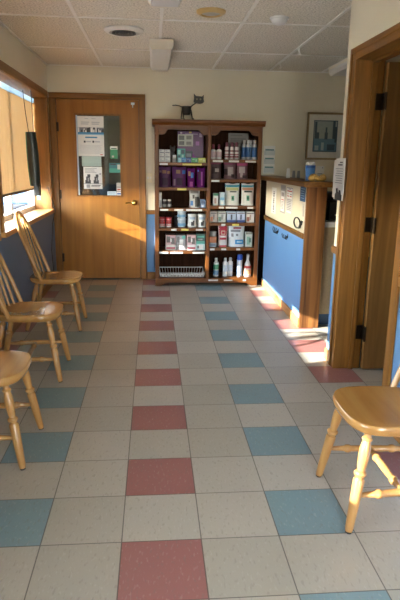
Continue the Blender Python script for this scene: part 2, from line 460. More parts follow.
obj('latch_lever', MB().tube([(-.095, y0-.045, .93), (-.15, y0-.05, .932), (-.2, y0-.048, .925)], .008, 8), 'brass', kb)
h = MB(); h.box(-.12, -.08, y0-.014, y0, 2.035, 2.06); h.tube([(-.1, y0-.014, 2.045), (-.1, y0-.035, 2.04), (-.1, y0-.04, 2.02), (-.1, y0-.03, 2.005)], .006, 8)
obj('coat_hook', h, 'chrome', root)
# ------------------------------------------------------------------ exam room door, standing open
root = struct('door_2')
casing_set(root, [(MB().box(XR-.018, XR, DY1, DY1+.092, 0, 2.12).box(XR-.026, XR-.018, DY1+.06, DY1+.092, 0, 2.12), 'oak'),
                  (MB().box(XR-.018, XR, DY0-.075, DY0, 0, 2.12), 'oak'),
                  (MB().box(XR-.018, XR, DY0-.075, DY1+.092, 2.045, 2.12).box(XR-.026, XR-.018, DY0-.075, DY1+.092, 2.085, 2.12), 'oak_y')])
j = MB(); j.box(XR-.01, XR+.175, DY1, DY1+.02, 0, 2.06); j.box(XR-.01, XR+.175, DY0-.02, DY0, 0, 2.06)
j.box(XR+.09, XR+.125, DY1-.014, DY1, 0, 2.045); j.box(XR+.09, XR+.125, DY0, DY0+.014, 0, 2.045)
obj('door_jamb', j, 'oak', root, bevel=.003)
obj('door_head', MB().box(XR-.01, XR+.175, DY0, DY1, 2.045, 2.06).box(XR+.09, XR+.125, DY0, DY1, 2.031, 2.045), 'oak_y', root)
lf = obj('door_leaf', MB().box(XR+.177, XR+.977, DY1-.050, DY1-.006, .012, 2.03), 'door_b', root, bevel=.002)
k = MB()
for s in (-1, 1):
    yy = DY1-.028+s*.0215
    k.lathe((XR+.915, yy, .93), (XR+.915, yy+s*.055, .93), [(0, .032), (.12, .03), (.2, .012), (.5, .012), (.65, .026), (.9, .026), (1, .01)], 14)
obj('door_knob', k, 'brass', lf)
for z in (.27, 1.02, 1.80):
    obj('hinge', MB().box(XR+.13, XR+.174, DY1-.005, DY1, z-.05, z+.05).cyl((XR+.172, DY1-.056, z-.052), (XR+.172, DY1-.056, z+.052), .009, 8).box(XR+.168, XR+.177, DY1-.056, DY1, z-.05, z+.05), 'bronze', root)

# ------------------------------------------------------------------ baseboards, rails, ceiling grid
struct('baseboard_left', MB().box(XL, XL+.014, YF, YB-.03, 0, .09), 'oak_y', bevel=.004)
struct('baseboard_back', MB().box(.043, XR, YB-.014, YB, 0, .09).box(1.58, 3.2, YB-.014, YB, 0, .09), 'oak_x', bevel=.004)
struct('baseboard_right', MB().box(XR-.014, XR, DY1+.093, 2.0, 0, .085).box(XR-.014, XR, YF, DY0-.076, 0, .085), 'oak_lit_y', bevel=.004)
struct('baseboard_front', MB().box(XL+.015, XR-.015, YF, YF+.014, 0, .09), 'oak_x', bevel=.004)
struct('trim_1', MB().box(.044, XR-.05, YB-.02, YB, .795, .845), 'oak_x', bevel=.006)          # chair rail on the back wall
struct('trim_2', MB().box(XR-.02, XR, DY1+.093, 2.0, .80, .85).box(XR-.02, XR, YF, DY0-.076, .80, .85), 'oak_y', bevel=.006)   # chair rail, right wall
struct('trim_3', MB().box(1.62, 3.2, YB-.02, YB, .795, .845), 'oak_x', bevel=.006)
g = MB(); zt = ZC-.007
for x in (-.43, .195, .81): g.box(x-.012, x+.012, YF, YB, zt, ZC)
for x in (1.46, 2.07, 2.68): g.box(x-.012, x+.012, 2.0, YB, zt, ZC)
for i in range(-5, 2): 
    y = 2.69+1.19*i
    g.box(XL, XR if y < 2 else 3.2, y-.012, y+.012, zt, ZC)
g.box(XL, XL+.022, YF, YB, zt, ZC); g.box(XL, 3.2, YB-.022, YB, zt, ZC); g.box(XR-.022, XR, YF, 2.0, zt, ZC)
struct('trim_4', g, 'grid')

# ------------------------------------------------------------------ outdoors, glimpsed under the blinds, and an unseen bounce slab
struct('bounce_slab', MB().box(-7.5, -1.30, -9, 9, -.118, -.10), 'bounce_slab')  # unseen pale slab added to bounce sunlight up through the windows onto the ceiling
struct('ground', MB().box(-40, -1.30, -30, 40, -.2, -.12).box(-1.3, 40, -40, YF-.15, -.2, -.12), 'ground')
# ================================================================== THINGS
# ------------------------------------------------------------------ window blinds
def blind(y0, y1, zb, label):
    r = thing('window_blind', label, 'blind', (-1.19, (y0+y1)/2, zb), 0, 'window blinds on the left wall')
    h = (y1-y0)/2; zt = 2.015-zb
    obj('headrail', MB().box(-.02, .02, -h, h, zt, zt+.045), 'headrail', r, bevel=.004)
    fb = MB(); n = 60
    vs = []; 
    for i in range(n+1):
        y = -h+2*h*i/n; x = .004*math.sin(i*2.1)
        vs += [(x, y, .02), (x, y, zt), (x-.0015, y, zt), (x-.0015, y, .02)]
    fs = []
    for i in range(n):
        a = 4*i
        for k in range(4): fs.append((a+k, a+(k+1) % 4, a+4+(k+1) % 4, a+4+k))
    fs += [(0, 1, 2, 3), (4*n+3, 4*n+2, 4*n+1, 4*n)]
    fb.add(vs, fs)
    obj('blind_fabric', fb, 'blind', r)
    obj('bottom_rail', MB().box(-.012, .012, -h, h, 0, .024), 'bronze', r, bevel=.004)
    for s in (-.55, .1, .7): obj('lift_cord', MB().cyl((.0, h*s, zt+.02), (.0, h*s, ZH-zb), .003, 6), 'black', r)
    return r
blind(2.65, 4.725, 1.085, 'tan woven blind drawn nearly to the sill of the window beside the back door')
blind(1.135, 2.325, 1.12, 'tan woven blind on the middle window of the left wall')
blind(-2.185, -.345, 1.20, 'tan woven blind on the window nearest the entrance, raised higher')

# long dark case hanging on two cords
r = thing('hanging_case', 'long black curved plastic case hanging on two cords before the tan blind', 'hanging ornament', (-1.10, 4.1, 1.06))
def loft(mb, secs, seg=16):
    vs = []; fs = []
    for (cx, cy, z, rx, ry) in secs:
        for k in range(seg):
            a = 2*PI*k/seg; vs.append((cx+rx*math.cos(a), cy+ry*math.sin(a), z))
    n = len(secs)
    for i in range(n-1):
        for k in range(seg): fs.append((i*seg+k, i*seg+(k+1) % seg, (i+1)*seg+(k+1) % seg, (i+1)*seg+k))
    fs += [tuple(range(seg))[::-1], tuple((n-1)*seg+k for k in range(seg))]
    return mb.add(vs, fs)
secs = []
for i in range(15):
    t = i/14; z = .09+.53*t
    secs.append((.026-.018*t, 0, z, .046+.009*math.sin(PI*t), .05))
obj('case_body', loft(MB(), secs), 'blackgreen', r)
obj('case_edge', MB().tube([(s[0]-s[3]-.001, s[1]-.015, s[2]) for s in secs], .005, 6), pc(58, 120, 104), r)
obj('case_foot', MB().box(.012, .07, -.045, .045, -.01, .10), 'black', r, bevel=.008)
obj('tag', MB().box(.045, .075, -.05, -.046, -.045, -.005), pc(150, 190, 214), r)
obj('cord', MB().tube([(-.015, 0, .61), (-.035, .0, .8), (-.05, .0, ZH-1.06)], .004, 6), 'black', r)
obj('cord', MB().tube([(.03, .02, .61), (.028, .02, .8), (.024, .02, ZH-1.06)], .004, 6), 'black', r)
single('cable', MB().tube([(-1.035, 4.55, 1.12), (-1.02, 4.62, 1.0), (-1.0, 4.7, .88), (-.995, 4.72, .84), (-1.03, 4.7, .7), (-1.04, 4.62, .4), (-1.035, 4.66, .12), (-1.03, 4.6, .012)], .004, 6), 'black',
       'thin black cable running over the window sill and down the blue wall', 'cable')

# ------------------------------------------------------------------ chairs
def seat_outline(n=56):
    pts = []
    for i in range(n):
        a = 2*PI*i/n; c, s = math.cos(a), math.sin(a)
        e = 2/3.3
        x = math.copysign(abs(c)**e, c); y = math.copysign(abs(s)**e, s)
        w = .206+.008*x - (.022 if x < 0 else 0)*x*x
        pts.append((x*(.200 if x > 0 else .225)+.010*(1-y*y)*(1 if x > 0 else 0), y*w))
    return pts
def make_chair(label, loc, rot):
    r = thing('windsor_chair', label, 'chair', loc, rot, 'bow-back wooden chairs')
    out = seat_outline(); n = len(out)
    rings = [(.86, .406), (.955, .408), (.985, .416), (1., .430), (.995, .442), (.972, .4485), (.9, .4495), (.7, .4465), (.45, .444), (.2, .4435)]
    vs = [(x*k, y*k, z) for k, z in rings for x, y in out]; fs = []
    for i in range(len(rings)-1):
        for k in range(n): fs.append((i*n+k, i*n+(k+1) % n, (i+1)*n+(k+1) % n, (i+1)*n+k))
    fs += [tuple(range(n))[::-1], tuple((len(rings)-1)*n+k for k in range(n))]
    obj('seat', MB().add(vs, fs), 'seat', r)
    legp = [(0, .0145), (.03, .0165), (.25, .020), (.50, .0225), (.515, .0205), (.52, .016), (.532, .016), (.54, .0215), (.555, .0245), (.57, .0245), (.582, .0215), (.588, .016), (.602, .0155), (.63, .018),
            (.72, .0215), (.79, .0215), (.86, .017), (.872, .016), (.88, .019), (.893, .021), (.905, .019), (.913, .0145), (1, .0135)]
    P = {}
    for sx in (1, -1):
        for sy in (1, -1):
            foot = Vector((.205 if sx > 0 else -.245, sy*(.205 if sx > 0 else .185), 0.))
            top = Vector((.135 if sx > 0 else -.145, sy*(.15 if sx > 0 else .125), .425))
            P[sx, sy] = (foot, top)
            f2 = foot.lerp(top, .02)
            lg = obj('leg', MB().lathe(f2, top, legp, 14), 'chair', r)
            obj('foot_glide', MB().lathe((foot.x, foot.y, 0), f2, [(0, .012), (.6, .0135), (1, .013)], 12), 'rubber', lg)
    at = lambda q, t: P[q][0].lerp(P[q][1], t)
    strp = [(0, .009), (.10, .011), (.20, .0135), (.215, .018), (.24, .0195), (.265, .018), (.28, .0145), (.5, .0165), (.72, .0145), (.735, .018), (.76, .0195), (.785, .018), (.80, .0135), (.9, .011), (1, .009)]
    mids = []
    for sy in (1, -1):
        a, b = at((1, sy), .36), at((-1, sy), .36)
        obj('stretcher', MB().lathe(a, b, strp, 12), 'chair', r); mids.append(a.lerp(b, .5))
    obj('stretcher', MB().lathe(mids[0], mids[1], strp, 12), 'chair', r)
    # bow, leaning back
    base = Vector((-.10, 0, .436)); topc = Vector((-.308, 0, .985)); upv = topc-base
    def bow(u, v): p = base+upv*v; return Vector((p.x-.035*math.sin(PI*min(1, v))*0, u, p.z))
    half = [(.188, 0), (.194, .12), (.198, .25), (.199, .4), (.194, .54), (.182, .67), (.160, .79), (.128, .88), (.090, .945), (.046, .985), (0, 1.)]
    def smooth(pts):
        o = []
        for i in range(len(pts)-1):
            p0 = pts[max(0, i-1)]; p1 = pts[i]; p2 = pts[i+1]; p3 = pts[min(len(pts)-1, i+2)]
            for t in (0, .33, .67):
                o.append(tuple(.5*((2*p1[k])+(-p0[k]+p2[k])*t+(2*p0[k]-5*p1[k]+4*p2[k]-p3[k])*t*t+(-p0[k]+3*p1[k]-3*p2[k]+p3[k])*t**3) for k in (0, 1)))
        return o+[pts[-1]]
    full = smooth(half+[(-u, v) for u, v in half[-2::-1]])
    nrm = Vector((upv.z, 0, -upv.x)).normalized()
    obj('back_bow', MB().tube([bow(u, v) for u, v in full], (.0148), 10, r2=.0115, up=nrm), 'chair', r)
    for i in range(7):
        k = (i-3)/3
        ub = .128*k; ut = .158*k
        vt = 1.
        for a, b in zip(half[:-1], half[1:]):
            if b[0] <= abs(ut) <= a[0]: vt = a[1]+(b[1]-a[1])*(a[0]-abs(ut))/(a[0]-b[0]+1e-9)
        p0 = Vector((-.178+.045*k*k, ub, .438)); p1 = bow(ut, vt-.006)
        obj('spindle', MB().lathe(p0, p1, [(0, .0075), (.25, .0095), (.38, .0105), (.5, .009), (1, .0065)], 8), 'chair', r)
    return r
c0 = make_chair('blond bow-back wooden chair against the left wall, closest to the back door', (-.70, 2.945, 0), 0)
dup(c0, (-.69, 1.815, 0), .01, 'blond bow-back wooden chair second from the back door along the left wall')
dup(c0, (-.69, .755, 0), -.015, 'blond wooden chair at the left wall nearest the viewer, mostly cut by the frame')
dup(c0, (1.092, .205, 0), PI, 'blond wooden chair on the right, front legs lit by sun, beside the open doorway')

# ------------------------------------------------------------------ reception counter
r = thing('reception_counter', 'oak topped reception half wall painted cream over blue with an oak end board', 'counter', (1.41, 2.77, 0))
obj('half_wall', MB().box(0, .15, .03, 1.74, 0, 1.222), two_tone('counter_two_tone', rgb(96, 142, 188), rgb(208, 198, 172), .80), r)
obj('end_board', MB().box(-.006, .166, 0, .03, 0, 1.222), 'post', r, bevel=.004)
obj('counter_top', MB().box(-.045, .205, -.04, 2.137, 1.222, 1.268), 'oak_y', r, bevel=.008)
obj('chair_rail', MB().box(-.018, 0, .03, 1.74, .785, .832), 'oak_y', r, bevel=.005)
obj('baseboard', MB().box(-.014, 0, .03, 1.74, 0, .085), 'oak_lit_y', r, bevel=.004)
obj('shade_filler', MB().box(.012, .15, 1.74, 2.138, 0, 1.222), 'cherry_dark', r)  # added dark block standing in for the shaded gap beside the bookcase
r = thing('reception_desk', 'tan laminate desk with a white top standing behind the counter end board', 'desk', (1.575, 2.87, 0))
obj('desk_panel', MB().box(0, .68, 0, .02, .1, .88).box(0, .02, .02, 1.5, .1, .88).box(.66, .68, .02, 1.5, .1, .88), 'laminate', r)
obj('desk_top', MB().box(0, .72, -.015, 1.52, .88, .925), pc(214, 212, 206), r, bevel=.004)
obj('toe_kick', MB().box(0, .66, .012, 1.48, 0, .1), 'bluebase', r)
r = thing('printer', 'black desktop printer with white paper on the desk behind the counter', 'printer', (1.66, 2.97, .925))
obj('printer_body', MB().box(0, .44, 0, .36, 0, .17).box(.02, .42, .12, .36, .17, .24), 'black', r, bevel=.012)
obj('paper_tray', MB().box(.04, .40, -.05, .08, .03, .045), 'black', r)
obj('paper', MB().box(.06, .36, -.06, .06, .046, .056), 'paper', r)

# leash hooks on the counter's blue panel
def leash_hook(y, z, label, flip=1):
    r = thing('leash_hook', label, 'hook', (1.41, y, z), 0, 'black leash hooks on the counter')
    obj('back_plate', MB().box(-.004, 0, -.007, .007, -.018, .018), 'black', r)
    for s in (-1, 0, 1):
        obj('prong', MB().tube([(-.004, s*.012, .0), (-.02, s*.04, -.025), (-.035, s*.065, -.022), (-.042, s*.072, .01), (-.038, s*.07, .028+.01*flip)], .003, 8), 'black', r)
    return r
leash_hook(3.80, .735, 'black triple leash hook on the blue counter panel, farther from the end board')
leash_hook(3.38, .735, 'black triple leash hook on the blue counter panel, nearer the end board', -1)
r = thing('ring_hook', 'black ring with a short hook on the cream counter panel above the rail', 'ring', (1.41, 3.03, .90))
ring = [(-.008, .01+.105*math.cos(2*PI*i/28), .046*math.sin(2*PI*i/28)) for i in range(28)]
obj('ring', MB().tube(ring, .006, 8, closed=True), 'black', r)
obj('clip', MB().tube([(-.008, -.06, -.042), (-.012, -.12, -.03), (-.012, -.14, .01), (-.012, -.15, .03), (-.012, -.16, .0), (-.012, -.18, .03)], .007, 8), 'black', r)

# ------------------------------------------------------------------ papers: sheet facing -X (u runs toward -Y) or -Y (u runs toward +X)
def sheet(name, label, cat, face, pos, w, h, mats, paint, group=None, th=.003):
    """thin printed sheet; paint(rect) adds print rectangles u0,u1,v0,v1 (0..1, v up) with a material slot"""
    mb = MB()
    def put(u0, u1, v0, v1, lift, base):
        if face == 'Y': mb.box((u0-.5)*w, (u1-.5)*w, -lift, -base, v0*h, v1*h)
        else: mb.box(-lift, -base, (.5-u1)*w, (.5-u0)*w, v0*h, v1*h)
    put(0, 1, 0, 1, th, 0.)
    lv = [0]
    def rect(s, u0, u1, v0, v1):
        lv[0] += 1
        mb.mat(s); put(u0, u1, v0, v1, th+.0004+.00002*lv[0], th-.0005); mb.mat(0)
    paint(rect)
    return single(name, mb, mats, label, cat, pos, group, smooth=False)
def lines(rect, s, u0, u1, v0, v1, n, k=.45, rag=.15, seed=1):
    rd = random.Random(seed); st = (v1-v0)/n
    for i in range(n):
        rect(s, u0, u1-(u1-u0)*rag*rd.random(), v1-st*(i+k), v1-st*i)

XC = 1.41
sheet('paper_sign', 'tall narrow white sign with a column of dark words on the counter front', 'sign', 'X', (XC, 4.075, .888), .22, .272, ['paper', 'ink', 'inkgray'],
      lambda q: [q(1, .38, .64, .06+.085*i, .06+.085*i+(.055 if i % 3 else .03)) for i in range(10)])
sheet('pamphlet', 'grey framed leaflet on the counter front, left of the red and white one', 'leaflet', 'X', (XC, 3.66, .932), .20, .27, [pc(150, 144, 138), 'paper', pc(140, 130, 126), 'inkred'],
      lambda q: (q(1, .12, .88, .06, .80), q(2, .1, .9, .86, .95), q(2, .2, .8, .60, .74), q(3, .22, .78, .46, .49), lines(q, 2, .22, .8, .12, .42, 6)))
sheet('pamphlet', 'white leaflet with red headings on the counter front, between grey leaflet and blue card', 'leaflet', 'X', (XC, 3.385, .955), .235, .235, ['paper', 'inkgray', 'inkred', pc(196, 190, 184)],
      lambda q: (q(2, .1, .9, .84, .88), q(2, .12, .4, .64, .68), q(2, .55, .85, .64, .68), q(2, .12, .35, .74, .76), q(1, .6, .85, .72, .76), q(1, 0, 1, .975, 1), q(1, 0, .03, 0, 1), q(1, .97, 1, 0, 1), q(3, .08, .92, .06, .58), lines(q, 1, .12, .88, .08, .54, 7), q(1, .3, .7, .93, .96)))
sheet('wall_card', 'navy blue card with pale text lines high on the counter front', 'card', 'X', (XC, 2.915, 1.095), .17, .122, ['navy', pc(128, 158, 184)],
      lambda q: lines(q, 1, .15, .85, .1, .9, 5, .3))
sheet('decal', 'faint grey cat decal on the cream counter panel below the navy card', 'decal', 'X', (XC, 2.86, .965), .12, .12, [pc(190, 182, 164), pc(150, 146, 136)],
      lambda q: (q(1, .3, .7, .05, .5), q(1, .25, .6, .5, .8), q(1, .27, .35, .8, .92), q(1, .5, .58, .8, .92)))

# notice hanging at the wall end by the open door
r = thing('notice_pad', 'curled white printed notice hanging on the wall end beside the open door', 'notice', (1.41, 1.92, 1.175))
s = MB(); pts = [(-.026, .085), (-.022, .05), (-.026, .0), (-.03, -.05), (-.034, -.128)]
def strip(mb, pts, z0, z1, th=.003, sag=0):
    vs = []; n = len(pts)
    for x, y in pts: vs += [(x, y, z0+sag*y), (x, y, z1), (x+th, y, z1), (x+th, y, z0+sag*y)]
    fs = []
    for i in range(n-1):
        for k in range(4): fs.append((4*i+k, 4*i+(k+1) % 4, 4*i+4+(k+1) % 4, 4*i+4+k))
    fs += [(0, 1, 2, 3), (4*n-1, 4*n-2, 4*n-3, 4*n-4)]
    return mb.add(vs, fs)
obj('sheet', strip(MB(), pts, 0, .275), 'paper', r)
obj('sheet', strip(MB(), [(-.012, .165), (-.022, .13), (-.0225, .086)], .01, .265), 'paper', r)
for i in range(7): obj('text_line', MB().box(-.0365, -.03, -.088, .05-.012*(i % 3), .112+.0155*i, .1155+.0155*i), 'inkgray', r)
for x0, x1, z0, z1 in ((-.07, -.03, .245, .252), (-.07, .0, .228, .236)): obj('text_line', MB().box(-.0368, -.03, x0, x1, z0, z1), 'ink', r)
pc_ = MB(); pc_.prism([(.03, .0), (.03, .035), (.01, .05), (.015, .075), (-.01, .08), (-.02, .055), (-.045, .05), (-.05, .068), (-.075, .066), (-.085, .04), (-.105, .035), (-.105, .0)], 'X', -.0372, -.0345)
obj('pet_picture', pc_, 'ink', r)
obj('holder', MB().box(-.02, 0, -.04, .05, .04, .24), 'white', r)

# items on the counter top
r = thing('paper_cup', 'blue cup filled with white tissue on the counter end', 'cup', (1.49, 3.02, 1.268))
obj('cup_body', MB().lathe((0, 0, 0), (0, 0, .13), [(0, .035), (.03, .036), (1, .044), (1, .041), (.98, .040)], 20), pc(38, 92, 164), r)
obj('cup_print', MB().lathe((0, 0, .035), (0, 0, .105), [(0, .0382), (1, .0432)], 20), pc(70, 128, 194), r)
t = MB()
for i in range(9):
    a = 2*PI*i/9; t.sphere((.026*math.cos(a), .026*math.sin(a), .135+.006*(i % 3)), .017, .017, .014, 8, 5)
t.sphere((0, 0, .14), .022, .022, .018, 8, 5)
obj('tissue', t, 'paper', r)
kn = MB()
for j in range(3):
    ph = j*2.1
    kn.tube([(.075*math.cos(t_*.5+ph*.2)-.01, .012*math.sin(t_*2+ph)+.02*(j-1)*.5, .03+.016*math.sin(t_*2.2+ph)) for t_ in [i*.22*PI*2/6 for i in range(12)]], .017, 8)
kn.sphere((.055, 0, .028), .034, .028, .028); kn.sphere((-.03, .01, .024), .036, .026, .024); kn.sphere((.015, -.008, .022), .03, .024, .022)
single('knotted_bundle', kn, plain('golden_twist', rgb(196, 160, 84), .5, var=.3, scale=60), 'golden knotted bundle lying on the counter end before the blue cup', 'bundle', (1.50, 2.86, 1.268))
sheet('standing_card', 'white card standing on the counter beside the blue cup', 'card', 'Y', (1.575, 3.02, 1.268), .075, .125, ['paper', 'inkgray'],
      lambda q: (lines(q, 1, .2, .8, .2, .5, 3), q(1, .75, .85, .85, .92)), th=.004)
for i, (x, y, s_) in enumerate(((1.515, 3.93, 1.25), (1.562, 3.89, .95), (1.60, 3.84, .95))):
    mb = MB(); w_ = .013*s_+.004; hh = .075*s_
    mb.prism([(-w_, 0), (w_, 0), (w_*.75, hh), (-w_*.75, hh)], 'Y', -.006, .006); mb.prism([(-.02, 0), (.02, 0), (.008, .03)], 'X', -w_*.8, w_*.8)
    single('tent_card', mb, pc(232, 230, 226) if i == 0 else pc(140, 140, 138), ['small white card standing on the counter top, left of two grey ones', 'small grey card standing on the counter top between the white card and another grey one',
           'small grey card standing on the counter top nearest the blue cup'][i], 'card', (x, y, 1.268), 'small cards standing on the counter')
# leaflet rack on the back wall
r = thing('leaflet_rack', 'white wall rack with three teal leaflets beside the bookcase', 'rack', (1.508, YB, 1.285))
obj('back_panel', MB().box(-.068, .068, -.006, 0, 0, .325), 'white', r, bevel=.003)
for i in range(3):
    z = .02+.1*i
    pk = obj('pocket', MB().box(-.062, .062, -.032, -.026, z, z+.05).box(-.062, -.058, -.03, -.004, z, z+.05).box(.058, .062, -.03, -.004, z, z+.05).box(-.062, .062, -.03, -.004, z-.004, z), pc(196, 200, 198), r)
    obj('leaflet', MB().box(-.052, .052, -.022, -.012, z, z+.066), pc(86, 128, 130), pk)
# framed picture
r = thing('framed_picture', 'thin metal framed picture of blue shapes on the reception back wall', 'picture', (2.17, YB, 1.46))
f = MB(); W2, H = .225, .535
for a, b, c, d in ((-W2, -W2+.02, 0, H), (W2-.02, W2, 0, H), (-W2, W2, 0, .02), (-W2, W2, H-.02, H)): f.box(a, b, -.025, 0, c, d)
obj('frame', f, pc(168, 148, 112, .35, .6), r, bevel=.003)
obj('mat_board', MB().box(-W2+.02, W2-.02, -.012, 0, .02, H-.02), pc(214, 210, 196), r)
p = MB(); x0, x1, z0, z1 = -.145, .145, .09, .45
p.box(x0, x1, -.014, -.011, z0, z1)
def pr(s, a, b, c, d): p.mat(s).box(x0+(x1-x0)*a, x0+(x1-x0)*b, -.0145-.0001*s, -.0125, z0+(z1-z0)*c, z0+(z1-z0)*d)
pr(1, .03, .97, .42, .97); pr(2, .03, .97, .03, .42)
for a, b, c, d in ((.05, .14, .42, .95), (.14, .24, .42, .62), (.47, .60, .40, .62), (.50, .57, .62, .78), (.80, .90, .42, .97), (.90, .97, .3, .8), (.6, .92, .05, .24)): pr(3, a, b, c, d)
for a, b, c, d in ((.35, .46, .05, .3), (.08, .24, .05, .2)): pr(4, a, b, c, d)
obj('print', p, [pc(60, 84, 96), pc(146, 156, 150), pc(88, 124, 140), pc(56, 78, 90), pc(160, 176, 176)], r, smooth=False)

# ------------------------------------------------------------------ on the glass of the back door
YG = YB+.0215
def poster(name, label, x0, x1, z0, z1, mats, paint, cat='poster'):
    return sheet(name, label, cat, 'Y', ((x0+x1)/2, YG, z0), x1-x0, z1-z0, mats, paint, th=.0015)
def big(q):
    q(1, 0, 1, .60, .72); q(2, 0, 1, .555, .60); q(3, 0, 1, .53, .555)
    rd = random.Random(3)
    for i in range(22):
        u = rd.random()*.95; q(4 if i % 3 else 0, u, u+.05, .60, .64+.09*rd.random())
    q(0, .54, .58, .60, .84); lines(q, 5, .14, .46, .77, .86, 2, .5); lines(q, 5, .54, .86, .77, .86, 2, .5)
    q(5, .28, .42, .93, .945); q(5, .54, .70, .93, .945)
    q(6, .28, .74, .455, .49); q(4, .22, .29, .34, .39); q(4, .55, .62, .34, .39); q(5, .31, .5, .35, .38); q(5, .64, .84, .35, .38)
    lines(q, 5, .06, .94, .05, .28, 11, .3, .12); q(7, .84, .94, .03, .05)
poster('poster', 'large white poster with a photo strip and blue band on the door glass', -.735, -.437, 1.46, 1.905, ['paper', pc(120, 120, 122), 'inkblue', pc(150, 190, 208), 'ink', pc(176, 178, 180), pc(70, 130, 160), 'inkred'], big)
poster('paper_sheet', 'plain pale green sheet on the door glass between two posters', -.70, -.475, 1.345, 1.458, [pc(168, 186, 176), pc(160, 178, 168)], lambda q: q(1, .02, .98, .02, .3), 'sheet')
def dogs(q):
    lines(q, 2, .08, .75, .70, .93, 4, .4, .3)
    for u, m in ((.08, 1.), (.53, .95)):
        q(1, u, u+.30*m, .25, .40); q(1, u+.05, u+.26*m, .38, .56); q(1, u+.12, u+.28*m, .54, .66); q(2, u+.14, u+.2, .34, .5)
    q(2, 0, 1, .22, .25); q(2, .14, .34, .05, .2); q(1, .4, .9, .14, .17); q(1, .4, .85, .09, .11)
    q(1, .85, .95, .66, .70)
poster('poster', 'small white poster with two dark dogs low on the door glass', -.685, -.47, 1.085, 1.34, ['paper', pc(62, 62, 64), pc(150, 150, 150)], dogs)
poster('door_tag', 'green and white card hanging high on the right of the door glass', -.368, -.285, 1.435, 1.575, [pc(40, 132, 88), 'paper', pc(30, 100, 70)], lambda q: (q(1, .0, 1, .74, 1), q(2, .1, .9, .78, .86), q(1, .2, .5, .1, .25)), 'card')
poster('sticker', 'teal green sticker with a small square on the door glass below the green card', -.385, -.25, 1.275, 1.385, [pc(40, 110, 120), pc(60, 150, 130), pc(190, 200, 196), pc(40, 50, 60)],
       lambda q: (q(1, 0, 1, 0, .45), q(2, .7, .95, .35, .85), q(3, .1, .6, .8, .95)), 'sticker')
poster('payment_sticker', 'column of small white card logos at the bottom right corner of the door glass', -.305, -.25, 1.01, 1.16, [pc(204, 200, 194), pc(180, 70, 50), pc(60, 90, 150), pc(60, 60, 64)],
       lambda q: (q(1, .15, .85, .42, .52), q(3, .1, .9, .64, .68), q(2, .1, .9, .08, .2), q(3, 0, 1, .3, .34)), 'sticker')
poster('sticker', 'small pale blue label at the bottom edge of the door glass', -.415, -.308, 1.008, 1.06, [pc(168, 184, 196), pc(140, 156, 170)], lambda q: lines(q, 1, .1, .9, .2, .8, 2), 'sticker')

# light switch by the back door
r = thing('light_switch', 'cream light switch on the back wall between the door and the bookcase', 'switch', (.082, YB, 1.165))
obj('plate', MB().box(-.036, .036, -.006, 0, 0, .115), pc(228, 214, 178), r, bevel=.003)
obj('toggle', MB().box(-.022, -.006, -.012, -.006, .045, .07), 'white', r); obj('toggle', MB().box(.008, .022, -.012, -.006, .045, .07), 'white', r)

# ------------------------------------------------------------------ on the ceiling
def wrap_light(label, x, y0, y1):
    r = thing('ceiling_light', label, 'light', (x, y0, ZC-.007), 0, 'unlit box lights on the ceiling')
    L = y1-y0
    hs = MB().prism([(-.105, 0), (.105, 0), (.105, -.05), (.085, -.082), (-.085, -.082), (-.105, -.05)], 'Y', 0, .02)
    hs.prism([(-.105, 0), (.105, 0), (.105, -.05), (.085, -.082), (-.085, -.082), (-.105, -.05)], 'Y', L-.02, L)
    hs.box(-.104, .104, .02, L-.02, -.025, 0)
    obj('housing', hs, 'fixture', r, smooth=False)
    obj('lens', MB().prism([(-.103, -.025), (.103, -.025), (.103, -.05), (.083, -.08), (-.083, -.08), (-.103, -.05)], 'Y', .02, L-.02), 'lens', r, smooth=False)
wrap_light('unlit box light on the ceiling nearer the back door, above the bookcase', .207, 3.33, 4.53)
wrap_light('unlit box light on the ceiling nearer the viewer, cut by the top of the picture', .207, .76, 2.0)
wrap_light('pale box light on the reception ceiling beyond the right wall', 2.16, 3.3, 4.55)
r = thing('ceiling_vent', 'round white ceiling vent with dark rings, left of the box lights', 'vent', (-.10, 3.05, ZC-.001))
obj('outer_ring', MB().lathe((0, 0, 0), (0, 0, -.03), [(0, .155), (.4, .16), (1, .135), (1, .118), (.3, .112)], 36), 'grid', r)
for a in (.10, .072, .044): obj('cone_ring', MB().lathe((0, 0, -.006), (0, 0, -.032), [(0, a-.018), (1, a), (1, a-.004), (0, a-.022)], 30), pc(84, 80, 74), r)
obj('core', MB().lathe((0, 0, 0), (0, 0, -.004), [(0, .112), (1, .112)], 30), pc(40, 38, 36), r)
r = thing('recessed_light', 'small round ceiling lamp with a yellowed rim', 'light', (.54, 2.40, ZC))
obj('rim', MB().lathe((0, 0, 0), (0, 0, -.025), [(0, .105), (.5, .102), (1, .082), (1, .07), (.6, .07)], 30), pc(196, 164, 104), r)
obj('diffuser', MB().lathe((0, 0, -.006), (0, 0, -.02), [(0, .07), (.6, .07), (1, .05)], 24), pc(178, 172, 160), r)
r = thing('smoke_detector', 'round white smoke detector on the ceiling', 'detector', (1.05, 2.51, ZC))
obj('base', MB().lathe((0, 0, 0), (0, 0, -.012), [(0, .07), (1, .068)], 26), 'white', r)
obj('dome', MB().lathe((0, 0, -.012), (0, 0, -.05), [(0, .058), (.4, .056), (.8, .042), (1, .02)], 26), 'white', r)
for i, (x, y) in enumerate(((1.46, 3.52), (1.46, 4.30))):
    single('ceiling_hook', MB().tube([(0, 0, 0), (0, 0, -.03), (.012, 0, -.045), (.0, 0, -.06), (-.012, 0, -.05)], .004, 6), 'grid',
           ['small white hook on the ceiling above the counter, nearer the smoke detector', 'small white hook on the ceiling above the counter, nearer the back wall'][i], 'hook', (x, y, ZC-.007), 'ceiling hooks')

